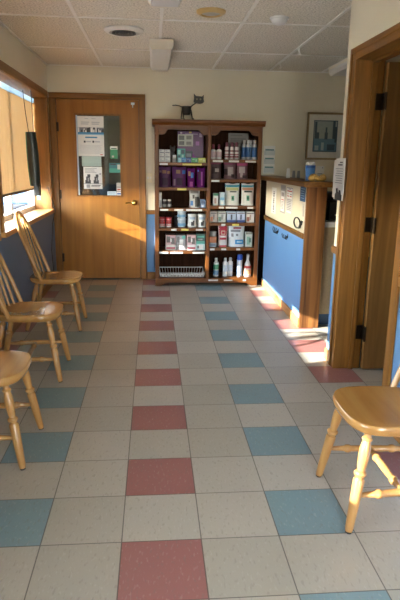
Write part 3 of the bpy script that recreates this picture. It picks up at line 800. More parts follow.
# ------------------------------------------------------------------ wire cat planter
r = thing('cat_planter', 'black wire cat ornament with a pot body standing on the bookcase', 'ornament', (.50, 4.64, 1.872))
obj('pot', MB().lathe((0, 0, .045), (0, 0, .135), [(0, .040), (.1, .043), (.9, .055), (1, .057), (1, .05), (.2, .04)], 22), 'black', r)
hd = MB().prism([(.078, .185), (.092, .172), (.15, .165), (.182, .172), (.196, .19), (.19, .215), (.192, .262), (.172, .243), (.105, .247), (.08, .272), (.083, .22)], 'Y', -.006, .006)
h_ = obj('head', hd, 'black', r)
for x in (.115, .155): obj('eye', MB().cyl((x, -.006, .213), (x, -.0085, .213), .010, 12), pc(120, 116, 92), h_)
obj('neck', MB().tube([(.045, 0, .13), (.07, 0, .15), (.105, 0, .175)], .006, 8), 'black', r)
obj('tail', MB().tube([(-.05, 0, .13), (-.08, 0, .14), (-.12, 0, .146), (-.155, 0, .142)], .0055, 8), 'black', r)
for x, dx in ((-.048, -.012), (-.03, .0), (.04, .03), (.05, .016)):
    y = -.03 if abs(x) > .045 else .03
    obj('leg', MB().tube([(x, y*.8, .10), (x+dx*.6, y, .05), (x+dx, y, .006), (x+dx+.016, y-.004, .005)], .0055, 8), 'black', r)
# ------------------------------------------------------------------ bookcase
BX, BY = .745, 4.52
LS = [1.405, 1.13, .90, .675, .41]; RS = [1.445, 1.228, .93, .735, .45]; BOT = .09
r = thing('bookcase', 'wide dark oak bookcase with two bays of shelves against the back wall', 'bookcase', (BX, BY, 0))
for s in (-1, 1):
    a, b = (-.60, -.575) if s < 0 else (.575, .60)
    obj('side_panel', MB().box(a, b, .018, .38, 0, 1.80), 'cherry', r)
    a, b = (-.60, -.553) if s < 0 else (.553, .60)
    obj('face_stile', MB().box(a, b, 0, .018, 0, 1.80), 'cherry', r, bevel=.004)
obj('divider', MB().box(-.008, .024, .018, .37, .05, 1.80), 'cherry', r)
obj('face_stile', MB().box(-.012, .028, 0, .018, .09, 1.80), 'cherry', r, bevel=.004)
bk = MB()
for i in range(24):
    a = -.575+1.15*i/24; bk.box(a+.0015, a+1.15/24-.0015, .365, .38, .05, 1.80)
bk.box(-.575, .575, .37, .38, .05, 1.80)
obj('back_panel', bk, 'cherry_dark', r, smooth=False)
cr = MB(); cr.prism([(.385, 1.80), (-.004, 1.80), (-.012, 1.812), (-.022, 1.822), (-.034, 1.828), (-.034, 1.86), (.385, 1.86)], 'X', -.626, .626)
obj('crown', cr, 'cherry_x', r, bevel=.003)
def valance(x0, x1):
    pts = [(x0, 1.80), (x0, 1.70), (x0+.05, 1.70)]
    for i in range(9):
        t = i/8; pts.append((x0+.055+.055*t, 1.705+.05*(.5-.5*math.cos(PI*t))))
    q = [(x1-(p[0]-x0), p[1]) for p in pts[::-1]]
    return MB().prism(pts+q, 'Y', .001, .017)
obj('valance', valance(-.553, -.012), 'cherry_x', r); obj('valance', valance(.028, .553), 'cherry_x', r)
for zs, a, b in ((LS, -.575, -.008), (RS, .024, .575)):
    for z in zs: obj('shelf', MB().box(a, b, .012, .365, z-.034, z), 'cherry_x', r, bevel=.003)
obj('shelf', MB().box(-.575, .575, .018, .365, BOT-.03, BOT), 'cherry_x', r)
bs = [(-.60, 0), (-.53, 0)]
for i in range(7): t = i/6; bs.append((-.52+.07*t, .004+.030*math.sin(PI/2*t)))
bs = bs+[(-p[0], p[1]) for p in bs[::-1]]+[(.60, BOT), (-.60, BOT)]
obj('base_board', MB().prism(bs, 'Y', -.012, .001), 'cherry_x', r, bevel=.003)
yl = pc(206, 190, 78); wl = pc(200, 196, 186)
def plab(z, px0, px1, m=wl, base=(158., .183)):
    x0 = base[1]+(px0-base[0])*.01135-BX; x1 = base[1]+(px1-base[0])*.01135-BX
    obj('price_label', MB().box(x0, x1, .0095, .0125, z-.031, z-.010), m, r)
RB = (210.5, .775)
for z, l in ((LS[0], ((159.5, 167.5, wl), (182, 201, yl))), (LS[1], ((177, 186, yl),)), (LS[2], ((160, 168, wl), (174, 183, wl), (186, 202, wl))),
             (LS[3], ((171, 176.5, wl), (181, 188.5, yl), (196, 203, wl))), (LS[4], ((159, 168, wl), (170, 183, wl), (193, 205, wl)))):
    for a, b, m in l: plab(z, a, b, m)
for z, l in ((RS[0], ((213, 223, wl), (229, 239, wl), (245.5, 256, wl))), (RS[1], ((212, 220, wl),)), (RS[2], ((220, 225, wl), (227, 239, wl), (249, 255, wl))),
             (RS[3], ((223, 227, wl), (234, 241, yl))), (RS[4], ((212, 216.5, wl), (223.5, 228.5, wl), (239, 243, wl)))):
    for a, b, m in l: plab(z, a-.8, b-.8, m, RB)
for a, b in ((212, 222), (228, 237), (248, 251)):
    x0 = .75+(a-210.5)*.01135-BX; x1 = .75+(b-210.5)*.01135-BX
    obj('price_label', MB().box(x0, x1, -.0145, -.0115, .058, .076), wl, r)

# ------------------------------------------------------------------ products
def carton(name, label, cat, x0, x1, z, h, yf, d, col, prints=(), mats=(), group=None):
    r = thing(name, label, cat, ((x0+x1)/2, yf+d/2, z), 0, group); w = x1-x0-.003
    obj('carton', MB().box(-w/2, w/2, -d/2, d/2, 0, h), col, r, bevel=.0015)
    if prints:
        p = MB()
        for i, (s, a, b, c, e) in enumerate(prints): p.mat(s).box((a-.5)*w, (b-.5)*w, -d/2-.0006-.00003*i, -d/2+.0004, c*h, e*h)
        obj('front_print', p, list(mats), r, smooth=False)
    return r
def bottle(name, label, x, y, z, rad, h, body, cap, lab=None, capf=.22, neck=.55, shoulder=.12, lz=(.12, .68), group=None, capr=None, squash=1.):
    r = thing(name, label, 'bottle', (x, y, z), 0, group); hb = h*(1-capf); capr = capr or neck*1.1
    obj('bottle_body', MB().lathe((0, 0, 0), (0, 0, hb), [(0, rad*.92), (.02, rad), (1-shoulder*1.6, rad), (1-shoulder, rad*.95), (1-shoulder*.4, rad*neck*1.2), (1, rad*neck)], 18, squash), body, r)
    obj('cap', MB().lathe((0, 0, hb*.985), (0, 0, h), [(0, rad*capr), (.8, rad*capr*.97), (1, rad*capr*.8)], 16, squash), cap, r)
    if lab: obj('label_band', MB().lathe((0, 0, hb*lz[0]), (0, 0, hb*lz[1]), [(0, rad*1.012), (1, rad*1.012)], 18, squash), lab, r)
    return r
def pouch(name, label, x0, x1, z, h, yf, d, body, prints=(), mats=(), group=None, cat='pouch', lean=0.02, patches=False):
    r = thing(name, label, cat, ((x0+x1)/2, yf+d/2, z), 0, group); w = x1-x0-.002
    nu, nv = 10, 14; vs = []; fs = []
    def P(u, v, side):
        th = d/2*(1-v)**.7*(1-(2*u-1)**4)*(1 if v < .93 else .0) + .0015
        ww = w*(1-.06*math.sin(PI*min(1, v*1.05)))
        return ((u-.5)*ww, side*th+lean*v, v*h+(.004*math.sin(u*9) if v > .95 else 0))
    for side in (-1, 1):
        for j in range(nv+1):
            for i in range(nu+1): vs.append(P(i/nu, j/nv, side))
    n = (nu+1)*(nv+1)
    for s in (0, 1):
        for j in range(nv):
            for i in range(nu):
                a = s*n+j*(nu+1)+i; fs.append((a, a+1, a+nu+2, a+nu+1))
    for j in range(nv):
        for i in (0, nu): a = j*(nu+1)+i; fs.append((a, a+nu+1, a+n+nu+1, a+n))
    for i in range(nu):
        for j in (0, nv): a = j*(nu+1)+i; fs.append((a, a+1, a+n+1, a+n))
    obj('pouch_body', MB().add(vs, fs), body, r)
    if prints:
        p = MB()
        for q, (s, a, b, c, e) in enumerate(prints):
            p.mat(s); k = 6; vs = []; fs = []
            for j in range(k+1):
                for i in range(k+1):
                    u = a+(b-a)*i/k; v = c+(e-c)*j/k
                    X, Y, Z = P(u, v, -1); vs.append((X, Y-.0012-.0003*q, Z))
            for j in range(k):
                for i in range(k): aa = j*(k+1)+i; fs.append((aa, aa+1, aa+k+2, aa+k+1))
            if patches:
                obj('print_patch', MB().add(vs, fs), mats[s], r)
            else: p.add(vs, fs)
        if not patches: obj('front_print', p, list(mats), r)
    return r
def can(name, label, cat, x, y, z, rad, h, body, lid, prints=None, group=None, lidf=.16, taper=1.):
    r = thing(name, label, cat, (x, y, z), 0, group)
    obj('can_body', MB().lathe((0, 0, 0), (0, 0, h*(1-lidf)), [(0, rad*taper*.98), (.03, rad*taper), (1, rad)], 20), body, r)
    obj('lid', MB().lathe((0, 0, h*(1-lidf)), (0, 0, h), [(0, rad*1.03), (.85, rad*1.03), (1, rad*.95)], 20), lid, r)
    if prints: obj('label_band', MB().lathe((0, 0, h*prints[1]), (0, 0, h*prints[2]), [(0, rad*1.012), (1, rad*1.012)], 20), prints[0], r)
    return r
white = pc(214, 212, 206); gray = pc(150, 148, 146); dark = pc(46, 40, 44); purple = pc(92, 40, 96); plum = pc(84, 44, 84); maroon = pc(120, 34, 60)
z = LS[0]
# top shelf, left bay
nm = {0: 'bottom', 1: 'middle', 2: 'top'}
for k in range(3):
    for c_ in range(2):
        if k == 2 and c_ == 1:
            pass
        x0 = .196+.064*c_
        carton('vial_box', 'small white box, %s of the %s column stacked at the top left shelf end' % (nm[k], 'left' if c_ == 0 else 'right'), 'box', x0, x0+.062, z+.046*k, .045, 4.60+.004*k+.003*c_, .10, white,
               [(0, .1, .9, .15, .35), (1, .1, .5, .6, .8)], [pc(120, 122, 128), pc(170, 172, 178)], 'small white boxes stacked on the top shelf')
p = MB(); p.sphere((0, 0, .06), .038, .04, .062); p.sphere((.004, -.01, .138), .030, .03, .032); p.sphere((-.018, -.01, .168), .010, .008, .016); p.sphere((.026, -.01, .168), .010, .008, .016); p.sphere((.004, -.036, .13), .014, .014, .011)
single('plush_toy', p, plain('grey_brown_plush', rgb(84, 74, 72), .95, var=.35, scale=50, bump=.4), 'grey brown plush toy behind the small bottle on the top shelf', 'toy', (.345, 4.70, z))
bottle('pill_bottle', 'small white bottle standing before the plush toy on the top left shelf', .368, 4.59, z, .022, .08, white, pc(224, 222, 218), pc(170, 172, 176), capf=.24, neck=.8, capr=.95)
r = carton('display_board', 'purple display board with a pale panel at the back of the top left shelf', 'display', .41, .715, z, .35, 4.85, .02, purple,
       [(0, .02, .60, .52, .90), (1, .06, .26, .72, .86), (2, .34, .54, .74, .86), (1, .06, .26, .56, .68), (2, .34, .54, .57, .67), (3, .84, .95, .82, .94), (3, .1, .18, .92, .97), (4, .7, .84, .55, .68), (5, .44, .54, .94, .99), (3, .3, .78, .905, .92)],
       [pc(176, 168, 156), pc(96, 90, 88), pc(120, 112, 106), pc(180, 150, 180), pc(150, 80, 160), pc(190, 150, 70)])
carton('treat_box', 'teal patterned box on the top left shelf before the display board', 'box', .40, .497, z, .152, 4.70, .05, pc(52, 140, 140),
       [(0, .08, .40, .58, .9), (1, .5, .9, .62, .92), (0, .55, .8, .35, .55), (1, .12, .38, .35, .5)], [pc(140, 196, 190), pc(36, 70, 90)])
carton('treat_box', 'dark box beside the teal one on the top left shelf', 'box', .50, .58, z, .125, 4.72, .05, pc(52, 54, 70), [(0, .1, .8, .5, .8)], [pc(110, 116, 130)])
single('paper_pyramid', MB().add([(-.085, -.03, 0), (.085, -.03, 0), (.085, .05, 0), (-.085, .05, 0), (0, .02, .105)], [(0, 1, 2, 3), (0, 1, 4), (1, 2, 4), (2, 3, 4), (3, 0, 4)]), pc(158, 88, 160),
       'pale purple folded peak standing behind the coloured boxes on the top left shelf', 'display', (.585, 4.73, z), smooth=False)
for (x0, x1, c_, nmx) in ((.40, .447, (132, 190, 206), 'pale blue'), (.448, .498, (50, 128, 186), 'mid blue'), (.499, .555, (36, 66, 140), 'deep blue'), (.556, .632, (70, 148, 80), 'green'), (.634, .722, (176, 184, 60), 'yellow green')):
    carton('dose_box', nmx+' small flat box in the coloured row on the top left shelf', 'box', x0, x1, z, .052, 4.57, .09, pc(*c_), [(0, .12, .5, .55, .75), (0, .6, .88, .2, .7)], [tuple_mat(c_)], 'coloured boxes in a row') if False else \
    carton('dose_box', nmx+' small flat box in the coloured row on the top left shelf', 'box', x0, x1, z, .052, 4.57, .09, pc(*c_), [(0, .12, .5, .55, .75), (0, .6, .88, .2, .7)], [pc(*[min(255, int(q*.6+90)) for q in c_])], 'coloured boxes in a row')
# second shelf, left bay
z = LS[1]; pm = [pc(150, 120, 84), pc(60, 28, 60), pc(60, 120, 190), pc(150, 130, 140), pc(150, 70, 150)]
pouch('food_bag', 'purple bag at the left end of the second left shelf, with gold medallion', .192, .332, z, .222, 4.60, .09, plum, [(0, .28, .62, .68, .84), (0, .70, .95, .66, .80), (1, .22, .75, .1, .45), (3, .04, .2, .72, .82)], pm, 'purple pet food bags', 'bag', patches=True)
pouch('food_bag', 'purple bag second from left on the second left shelf, with blue corner mark', .342, .505, z, .222, 4.60, .09, purple, [(0, .28, .58, .68, .86), (2, .72, .95, .66, .84), (1, .3, .75, .1, .46), (3, .08, .22, .08, .4)], pm, 'purple pet food bags', 'bag', patches=True)
shiny = pc(128, 44, 138, .16, .5)
pouch('shiny_pouch', 'glossy purple pouch third from left on the second left shelf, blue patch on front', .513, .607, z, .21, 4.59, .07, shiny, [(0, .12, .42, .60, .84), (2, .45, .8, .5, .78), (4, .3, .7, .05, .3)], pm)
pouch('shiny_pouch', 'glossy purple pouch at the right end of the second left shelf', .622, .722, z, .216, 4.60, .07, shiny, [(1, .1, .5, .4, .85), (2, .1, .25, .8, .9), (4, .5, .7, .1, .8)], pm)
# third shelf, left bay
z = LS[2]
carton('carton', 'narrow white box at the left end of the third left shelf', 'box', .192, .226, z, .168, 4.60, .10, white, [(0, .2, .8, .1, .5)], [gray])
for i, x in enumerate((.258, .312)):
    bottle('jar', ['small dark jar with a white cap beside the narrow white box', 'small dark jar with a white cap, right of its twin on the third left shelf'][i], x, 4.63, z, .024, .09, dark, white, pc(150, 150, 146), capf=.2, neck=.75, capr=.85, lz=(.1, .5), group='dark jars with white caps')
pouch('treat_pouch', 'white and grey pouch with a blue badge on the third left shelf', .540, .662, z, .205, 4.60, .07, pc(176, 176, 174), [(0, .55, .95, .05, .6), (1, .08, .36, .12, .38), (2, .1, .9, .78, .92), (0, .3, .5, .5, .7)], [pc(70, 66, 64), pc(60, 110, 170), pc(120, 116, 112)])
carton('carton', 'small grey blue box right of the white and grey pouch', 'box', .668, .728, z, .095, 4.60, .07, pc(96, 118, 150), [(0, .1, .9, .5, .9), (1, .2, .7, .1, .35)], [pc(54, 70, 100), pc(170, 180, 190)])
# fourth shelf, left bay
z = LS[3]; red = pc(176, 46, 48)
for cx, cn in ((.230, 'left'), (.305, 'right')):
    for k in range(2):
        can('ointment_tub', 'red and white tub, %s one of the %s pair on the fourth left shelf' % (('lower', 'upper')[k], cn), 'tub', cx, 4.645, z+.058*k, .034, .057, white if k == 0 else pc(196, 120, 116), red, (red, .1, .35) if k else (pc(206, 160, 154), .2, .55), 'red tubs', lidf=.36)
can('tub', 'dark tub behind the silver tubs on the fourth left shelf', 'tub', .415, 4.74, z, .045, .12, dark, pc(70, 66, 66))
for k in range(2):
    can('silver_tub', 'silver tub with a blue band, %s of two stacked on the fourth left shelf' % ('lower', 'upper')[k], 'tub', .457, 4.655, z+.10*k, .05, .099, pc(176, 184, 188, .35), pc(196, 202, 204), (pc(110, 150, 178), .15, .45), 'silver tubs', lidf=.14, taper=.86)
for i, x in enumerate((.578, .690)):
    r = can('canister', ['white canister with a dark figure on its label, next to the silver tubs', 'white canister with a dark figure, at the right end of the fourth left shelf'][i], 'canister', x, 4.65, z, .051, .150, pc(200, 198, 192), pc(206, 204, 200), None, 'white canisters', lidf=.12)
    f = MB()
    def patch(a0, a1, z0, z1):
        n = 6; vs = []
        for j in range(n+1):
            a = -PI/2+a0+(a1-a0)*j/n
            for zz in (z0, z1): vs.append((.0518*math.cos(a), .0518*math.sin(a), zz))
        f.add(vs, [(2*j, 2*j+2, 2*j+3, 2*j+1) for j in range(n)])
    patch(-.3, .4, .018, .062); patch(.1, .45, .06, .078); f.mat(1); patch(-.7, .7, .09, .12)
    obj('label_print', f, [pc(50, 46, 46), pc(150, 160, 176)], r)
# fifth shelf, left bay
z = LS[4]
bm_ = [pc(170, 60, 72), pc(206, 202, 196), pc(84, 76, 72), pc(70, 150, 130), pc(120, 118, 116)]
cat1 = [(1, 0, 1, .0, .35), (2, .1, .45, .5, .9), (2, .55, .9, .4, .8), (0, .05, .95, .08, .2), (1, .45, .6, .55, .75)]
carton('food_carton', 'pink and white pet box at the left of the fifth left shelf', 'box', .268, .386, z, .178, 4.59, .12, pc(188, 150, 150), cat1, bm_, 'pet boxes')
carton('food_carton', 'grey pet box with a white cat shape, second on the fifth left shelf', 'box', .388, .503, z, .178, 4.59, .12, pc(136, 134, 136), [(1, .35, .75, .08, .7), (2, .1, .35, .5, .9), (3, .6, .95, .75, .95), (4, .0, .3, .0, .4)], bm_, 'pet boxes')
carton('food_carton', 'pink and white pet box beside the green stack on the fifth left shelf', 'box', .513, .622, z, .178, 4.59, .12, pc(188, 150, 150), cat1, bm_, 'pet boxes')
carton('food_carton', 'teal and white pet box under the dark green box on the fifth left shelf', 'box', .626, .728, z, .105, 4.59, .12, pc(160, 184, 180), [(3, 0, 1, .7, 1), (1, .3, .8, .1, .6), (2, .1, .3, .2, .5)], bm_, 'pet boxes')
carton('food_carton', 'dark green box stacked on the teal and white pet box', 'box', .626, .728, z+.105, .085, 4.59, .12, pc(34, 76, 64), [(3, .1, .9, .5, .75), (4, .2, .7, .15, .35)], bm_, 'pet boxes')
# wire tray on the floor of the left bay
r = thing('wire_tray', 'low white wire tray on the bottom left shelf', 'tray', (.463, 4.70, BOT), 0)
wt = MB(); wx, wy, wh = .255, .115, .075
for i in range(17):
    x = -wx+2*wx*i/16
    wt.tube([(x*1.04, -wy-.01, wh*.55), (x, -wy, .012), (x, -wy+.01, .006), (x, wy-.01, .006), (x, wy, .012), (x*1.04, wy+.01, wh)], .002, 5)
for i in range(5):
    y = -wy+2*wy*i/4
    wt.tube([(-wx-.01, y, wh*.8), (-wx, y, .012), (-wx+.01, y, .006), (wx-.01, y, .006), (wx, y, .012), (wx+.01, y, wh*.8)], .0028, 5)
obj('wire_mesh', wt, 'white', r)
rm = MB()
rm.tube([(-wx*1.04, -wy-.01, wh*.55), (wx*1.04, -wy-.01, wh*.55), (wx*1.04, wy+.01, wh), (-wx*1.04, wy+.01, wh)], .0045, 6, closed=True)
rm.tube([(-wx+2*wx*i/60, -wy-.016+.006*math.sin(i*1.9), .03+.016*math.sin(i*1.35)) for i in range(61)], .005, 5)
obj('rim', rm, 'white', r)

# right bay, top shelf
z = RS[0]; DX = -.006
for i, x in enumerate((.808, .872)):
    bottle('pump_bottle', ['white bottle with a maroon pump cap at the left end of the top right shelf', 'white bottle with a maroon pump cap, right of its twin'][i], x, 4.63, z, .030, .165, white, maroon, pc(196, 170, 174), capf=.32, neck=.4, capr=.42, lz=(.2, .75), group='white bottles with maroon pumps')
for i, x in enumerate((.962, 1.019, 1.073)):
    r = bottle('slim_bottle', ['slim white bottle with a maroon cap, left of three', 'slim white bottle with a maroon cap, middle of three', 'slim white bottle with a maroon cap, right of three'][i], x, 4.625, z, .0235, .187, pc(206, 196, 192), pc(104, 44, 58), pc(150, 80, 90), capf=.26, neck=.8, capr=.8, lz=(.36, .44), group='slim bottles with maroon caps')
    obj('label_band', MB().lathe((0, 0, .02), (0, 0, .04), [(0, .0238), (1, .0238)], 18), pc(150, 90, 96), r); obj('label_band', MB().lathe((0, 0, .085), (0, 0, .10), [(0, .0238), (1, .0238)], 18), pc(120, 60, 70), r)
sheet('shelf_card', 'grey printed card standing at the back of the top right shelf', 'card', 'Y', (1.125, 4.87, z), .235, .30, [pc(112, 106, 98), pc(80, 76, 72)], lambda q: (lines(q, 1, .1, .7, .88, .93, 1), lines(q, 1, .1, .9, .3, .8, 9, .6)))
for i, (x, y) in enumerate(((1.168, 4.70), (1.208, 4.625), (1.248, 4.70), (1.277, 4.625))):
    bottle('silver_bottle', ['blue labelled silver bottle, back row left', 'blue labelled silver bottle, front row left', 'blue labelled silver bottle, back row between the front two', 'blue labelled silver bottle, front row right'][i] + ' on the top right shelf',
           x, y, z, .0275, .215, pc(178, 180, 182, .35), pc(196, 196, 196), pc(40, 84, 136), capf=.14, neck=.5, capr=.6, shoulder=.14, lz=(.16, .74), group='silver bottles with blue labels')
# second shelf right
z = RS[1]; mp_ = [pc(176, 160, 156), pc(60, 40, 44), pc(140, 60, 90)]
pouch('treat_pouch', 'dim maroon and grey pouch at the left of the second right shelf', .786, .912, z, .19, 4.66, .07, pc(92, 70, 74), [(1, .1, .6, .3, .7), (0, .4, .8, .4, .6), (2, 0, 1, .85, .97)], mp_, 'maroon treat pouches')
pouch('treat_pouch', 'pouch with a pale window in the middle of the second right shelf', .934, 1.075, z, .19, 4.61, .07, pc(124, 92, 96), [(0, .3, .8, .2, .7), (1, .0, .3, .25, .6), (1, .6, .9, .08, .28), (2, 0, 1, .84, .97)], mp_, 'maroon treat pouches')
pouch('treat_pouch', 'pouch with a bright pink top band, rightmost on the second right shelf', 1.08, 1.21, z, .192, 4.60, .07, pc(116, 84, 90), [(0, .2, .75, .35, .72), (0, .3, .55, .1, .4), (1, .5, .9, .05, .22), (2, 0, 1, .78, .97)], [pc(180, 164, 160), pc(60, 40, 44), pc(170, 70, 112)], 'maroon treat pouches')
# third shelf right
z = RS[2]
carton('carton', 'small white box with a green top at the left of the third right shelf', 'box', .812, .874, z, .136, 4.60, .07, white, [(0, 0, 1, .8, 1), (1, .25, .65, .15, .6)], [pc(60, 140, 100), pc(180, 140, 130)])
carton('carton', 'small pale blue and white box beside the green topped box', 'box', .886, .95, z, .146, 4.60, .07, pc(176, 198, 208), [(0, .1, .9, .4, .62), (1, .3, .7, .1, .3)], [pc(110, 164, 196), white])
tp = [pc(60, 150, 170), pc(190, 190, 130), pc(46, 60, 56), pc(80, 150, 120), pc(190, 140, 110)]
pouch('chew_pouch', 'white pouch with a teal top and pale yellow band on the third right shelf', .955, 1.125, z, .245, 4.60, .10, pc(204, 204, 200), [(0, 0, 1, .84, .97), (1, .05, .95, .68, .82), (2, .3, .8, .60, .65), (3, .42, .62, .22, .44), (2, .46, .56, .28, .38)], tp, 'white chew pouches')
pouch('chew_pouch', 'white pouch with a teal top and pale orange band on the third right shelf', 1.145, 1.295, z, .245, 4.60, .10, pc(204, 204, 200), [(0, 0, 1, .84, .97), (4, .05, .95, .70, .82), (2, .2, .85, .60, .68), (3, .38, .62, .22, .46), (2, .44, .56, .28, .40)], tp, 'white chew pouches')
# fourth shelf right
z = RS[3]
for i, (x0, x1, body, c1, c2, nmx) in enumerate(((.782, .868, (198, 182, 170), (206, 130, 90), (120, 110, 110), 'white box with an orange corner, leftmost in the row'), (.874, .968, (176, 176, 166), (96, 120, 104), (120, 118, 112), 'grey green box with a dark figure, second in the row'),
        (.978, 1.086, (158, 172, 192), (50, 70, 130), (60, 60, 70), 'blue and white box in the middle of the row'), (1.092, 1.193, (172, 178, 196), (44, 60, 120), (60, 60, 70), 'white box with a dark blue base, fourth in the row'), (1.205, 1.30, (204, 196, 186), (140, 80, 60), (160, 130, 116), 'white box with a brown figure, rightmost in the row'))):
    carton('tablet_box', nmx+' on the fourth right shelf', 'box', x0, x1, z, .126, 4.60, .10, pc(*body), [(0, .0, 1, .0, .22) if i in (2, 3) else (0, .05, .4, .1, .5), (1, .42, .6, .25, .72), (2, .05, .95, .78, .88)], [pc(*c1), pc(*c2), pc(110, 96, 92)], 'tablet boxes in a row')
# fifth shelf right
z = RS[4]
carton('carton', 'low grey box at the bottom of the stack on the fifth right shelf', 'box', .78, .862, z, .048, 4.58, .12, pc(140, 148, 156), [(0, .1, .9, .3, .7)], [pc(90, 100, 120)])
carton('carton', 'plain orange box between the low grey box and the round tin', 'box', .78, .862, z+.048, .072, 4.585, .11, pc(178, 104, 56))
can('tin', 'round grey tin on top of the orange box', 'tin', .822, 4.64, z+.12, .041, .055, pc(150, 148, 142), pc(176, 174, 168), None, None, .25)
pouch('food_bag', 'red and white pet food bag with a round emblem on the fifth right shelf', .885, 1.0, z, .262, 4.61, .09, pc(208, 198, 194), [(0, .05, .95, .30, .97), (1, .3, .75, .52, .70), (2, .38, .68, .56, .66), (3, .15, .85, .40, .48), (0, .1, .9, .0, .06)], [pc(176, 38, 58), pc(206, 170, 150), pc(176, 38, 58), pc(220, 210, 206)], None, 'bag')
bags = pouch('food_bag', 'large white and blue pet food bag with dark red lettering on the fifth right shelf', 1.005, 1.20, z, .256, 4.595, .11, pc(200, 204, 206), [(0, .3, .8, .80, .87), (1, .12, .75, .66, .76), (2, .4, .95, .12, .32), (3, .5, .85, .18, .26), (1, .15, .3, .45, .6), (1, .45, .6, .48, .58)], [pc(150, 40, 50), pc(120, 122, 126), pc(40, 132, 190), pc(160, 200, 220)], None, 'bag')
carton('carton', 'grey green and white box at the right end of the fifth right shelf', 'box', 1.203, 1.288, z, .17, 4.60, .08, pc(168, 172, 164), [(0, .05, .95, .86, .98), (1, .2, .7, .15, .7), (2, .5, .8, .3, .6)], [pc(110, 110, 100), pc(110, 150, 134), pc(60, 90, 80)])
# bottom of the right bay
z = BOT
r = bottle('shampoo_bottle', 'white bottle with green and blue label on the bottom right shelf', .868, 4.645, z, .033, .22, pc(206, 208, 204), pc(216, 214, 208), pc(60, 136, 100), capf=.16, neck=.45, capr=.55, lz=(.45, .78), group='bottles on the bottom right shelf')
obj('label_band', MB().lathe((0, 0, .02), (0, 0, .075), [(0, .0336), (1, .0336)], 18), pc(100, 140, 176), r)
for i, x in enumerate((.978, 1.042)):
    r = bottle('shampoo_bottle', ['white bottle with a grey cap and faint blue label, next to the green labelled one', 'white bottle with a grey cap and faint blue label, next to the blue capped can'][i], x, 4.645+.02*i, z, .030, .22, pc(214, 214, 210), pc(176, 178, 176), pc(186, 198, 208), capf=.14, neck=.5, capr=.6, lz=(.3, .72), group='bottles on the bottom right shelf')
bottle('spray_can', 'tall white can with a bright blue cap on the bottom right shelf', 1.150, 4.64, z, .032, .262, pc(196, 204, 212), pc(30, 76, 176), pc(150, 176, 206), capf=.24, neck=.98, capr=1.02, shoulder=.02, lz=(.1, .5), group=None)
r = thing('spray_bottle', 'white spray bottle with red and orange label at the right end of the bottom shelf', 'bottle', (1.247, 4.64, z))
obj('bottle_body', MB().lathe((0, 0, 0), (0, 0, .215), [(0, .042), (.03, .045), (.4, .044), (.7, .032), (.9, .016), (1, .014)], 20), pc(206, 202, 194), r)
obj('label_band', MB().lathe((0, 0, .10), (0, 0, .13), [(0, .0452), (1, .0405)], 20), pc(190, 50, 44), r)
obj('label_band', MB().lathe((0, 0, .03), (0, 0, .085), [(0, .0458), (1, .0456)], 20), pc(214, 160, 110), r)
tr = MB(); tr.box(-.012, .012, -.05, .03, .235, .265); tr.box(-.008, .008, -.045, -.036, .20, .24); tr.cyl((0, 0, .21), (0, 0, .24), .016)
obj('trigger_head', tr, pc(196, 196, 192), r, bevel=.003)

# ------------------------------------------------------------------ outside the windows
def simple_car(label, loc, col):
    r = thing('car', label, 'car', loc, 0)
    prof = [(-2.1, .25), (-2.15, .6), (-2.0, .85), (-1.2, .92), (-.6, 1.38), (.7, 1.42), (1.5, .95), (2.1, .85), (2.15, .3)]
    obj('car_body', MB().prism(prof, 'X', -.85, .85), col, r, bevel=.05)
    obj('side_window', MB().prism([(-1.0, .95), (-.55, 1.3), (.62, 1.33), (1.2, .97)], 'X', .846, .858), pc(40, 50, 60, .1), r)
    for y in (-1.35, 1.35):
        for x in (-.8, .8): obj('wheel', MB().lathe((x-.1, y, .3), (x+.1, y, .3), [(0, .24), (.1, .3), (.9, .3), (1, .24)], 20), 'rubber', r)
simple_car('silver blue car parked outside, glimpsed through the gap under the blind', (-4.3, 17.2, -.12), pc(60, 86, 118, .35))
b = MB().box(-16, 3, 21, 27, -.2, 3.2)
single('building', b, 'siding', 'pale blue building far outside, glimpsed under the blind', 'building')

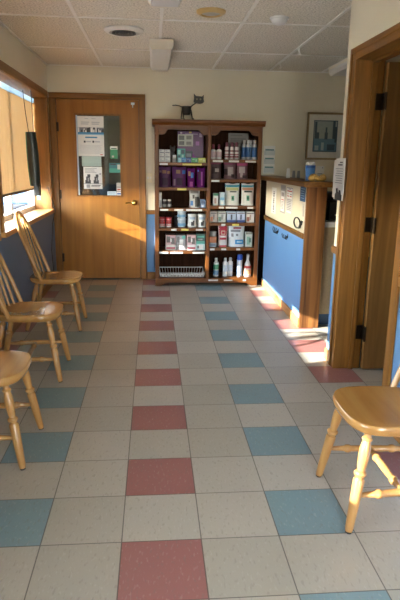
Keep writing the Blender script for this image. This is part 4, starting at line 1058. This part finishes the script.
# ================================================================== LIGHT
world = bpy.data.worlds.new('World'); scene.world = world; world.use_nodes = True
nt = world.node_tree; bg = nt.nodes['Background']
sky = nt.nodes.new('ShaderNodeTexSky'); sky.sky_type = 'NISHITA'; sky.sun_disc = False
SUN = Vector((3.4, 1.0, -1.29)).normalized()         # direction the sunlight travels
sky.sun_elevation = math.asin(-SUN.z); sky.sun_rotation = math.atan2(-SUN.x, -SUN.y); sky.altitude = 100; sky.dust_density = DUST; sky.air_density = 1.
hs = nt.nodes.new('ShaderNodeHueSaturation'); hs.inputs['Saturation'].default_value = SKY_SAT
nt.links.new(sky.outputs[0], hs.inputs['Color']); nt.links.new(hs.outputs[0], bg.inputs['Color']); bg.inputs['Strength'].default_value = SKY
sl = bpy.data.lights.new('sun', 'SUN'); sl.energy = SUN_E; sl.angle = math.radians(.6); sl.color = (1., .96, .89)
so = bpy.data.objects.new('sun', sl); COL.objects.link(so); so.rotation_euler = SUN.to_track_quat('-Z', 'Y').to_euler(); so.location = (-6, 0, 5)
def portal(loc, sx, sy, d):
    l = bpy.data.lights.new('window_portal', 'AREA'); l.shape = 'RECTANGLE'; l.size = sx; l.size_y = sy; l.cycles.is_portal = True
    o = bpy.data.objects.new('window_portal', l); COL.objects.link(o); o.location = loc; o.rotation_euler = Vector(d).to_track_quat('-Z', 'Y').to_euler()
for a, b in WIN: portal((-1.31, (a+b)/2, (ZS+ZH)/2), b-a, ZH-ZS, (1, 0, 0)) if False else portal((-1.31, (a+b)/2, (ZS+ZH)/2), ZH-ZS, b-a, (1, 0, 0))
portal(((FX0+FX1)/2, YF-.16, (FZ0+FZ1)/2), FX1-FX0, FZ1-FZ0, (0, 1, 0))

# ================================================================== CAMERA
cd = bpy.data.cameras.new('camera'); cam = bpy.data.objects.new('camera', cd); COL.objects.link(cam); scene.camera = cam
F, PITCH, YAW, ROLL = 557.19, .242988, .0851363, .0146019
fw = Vector((math.sin(YAW)*math.cos(PITCH), math.cos(YAW)*math.cos(PITCH), -math.sin(PITCH)))
rt = Vector((math.cos(YAW), -math.sin(YAW), 0)); up = rt.cross(fw)
R_ = rt*math.cos(ROLL)+up*math.sin(ROLL); U_ = -rt*math.sin(ROLL)+up*math.cos(ROLL)
m = Matrix((R_, U_, -fw)).transposed().to_4x4(); m.translation = Vector((.127958, -1.858252, 1.413274))
cam.matrix_world = m
cd.sensor_fit = 'VERTICAL'; cd.sensor_height = 36.; cd.lens = F/600*36.; cd.clip_start = .02; cd.clip_end = 200
vs_ = scene.view_settings
vs_.view_transform = 'Standard'; vs_.look = 'None'; vs_.gamma = 1; vs_.use_curve_mapping = False; vs_.exposure = EXPO
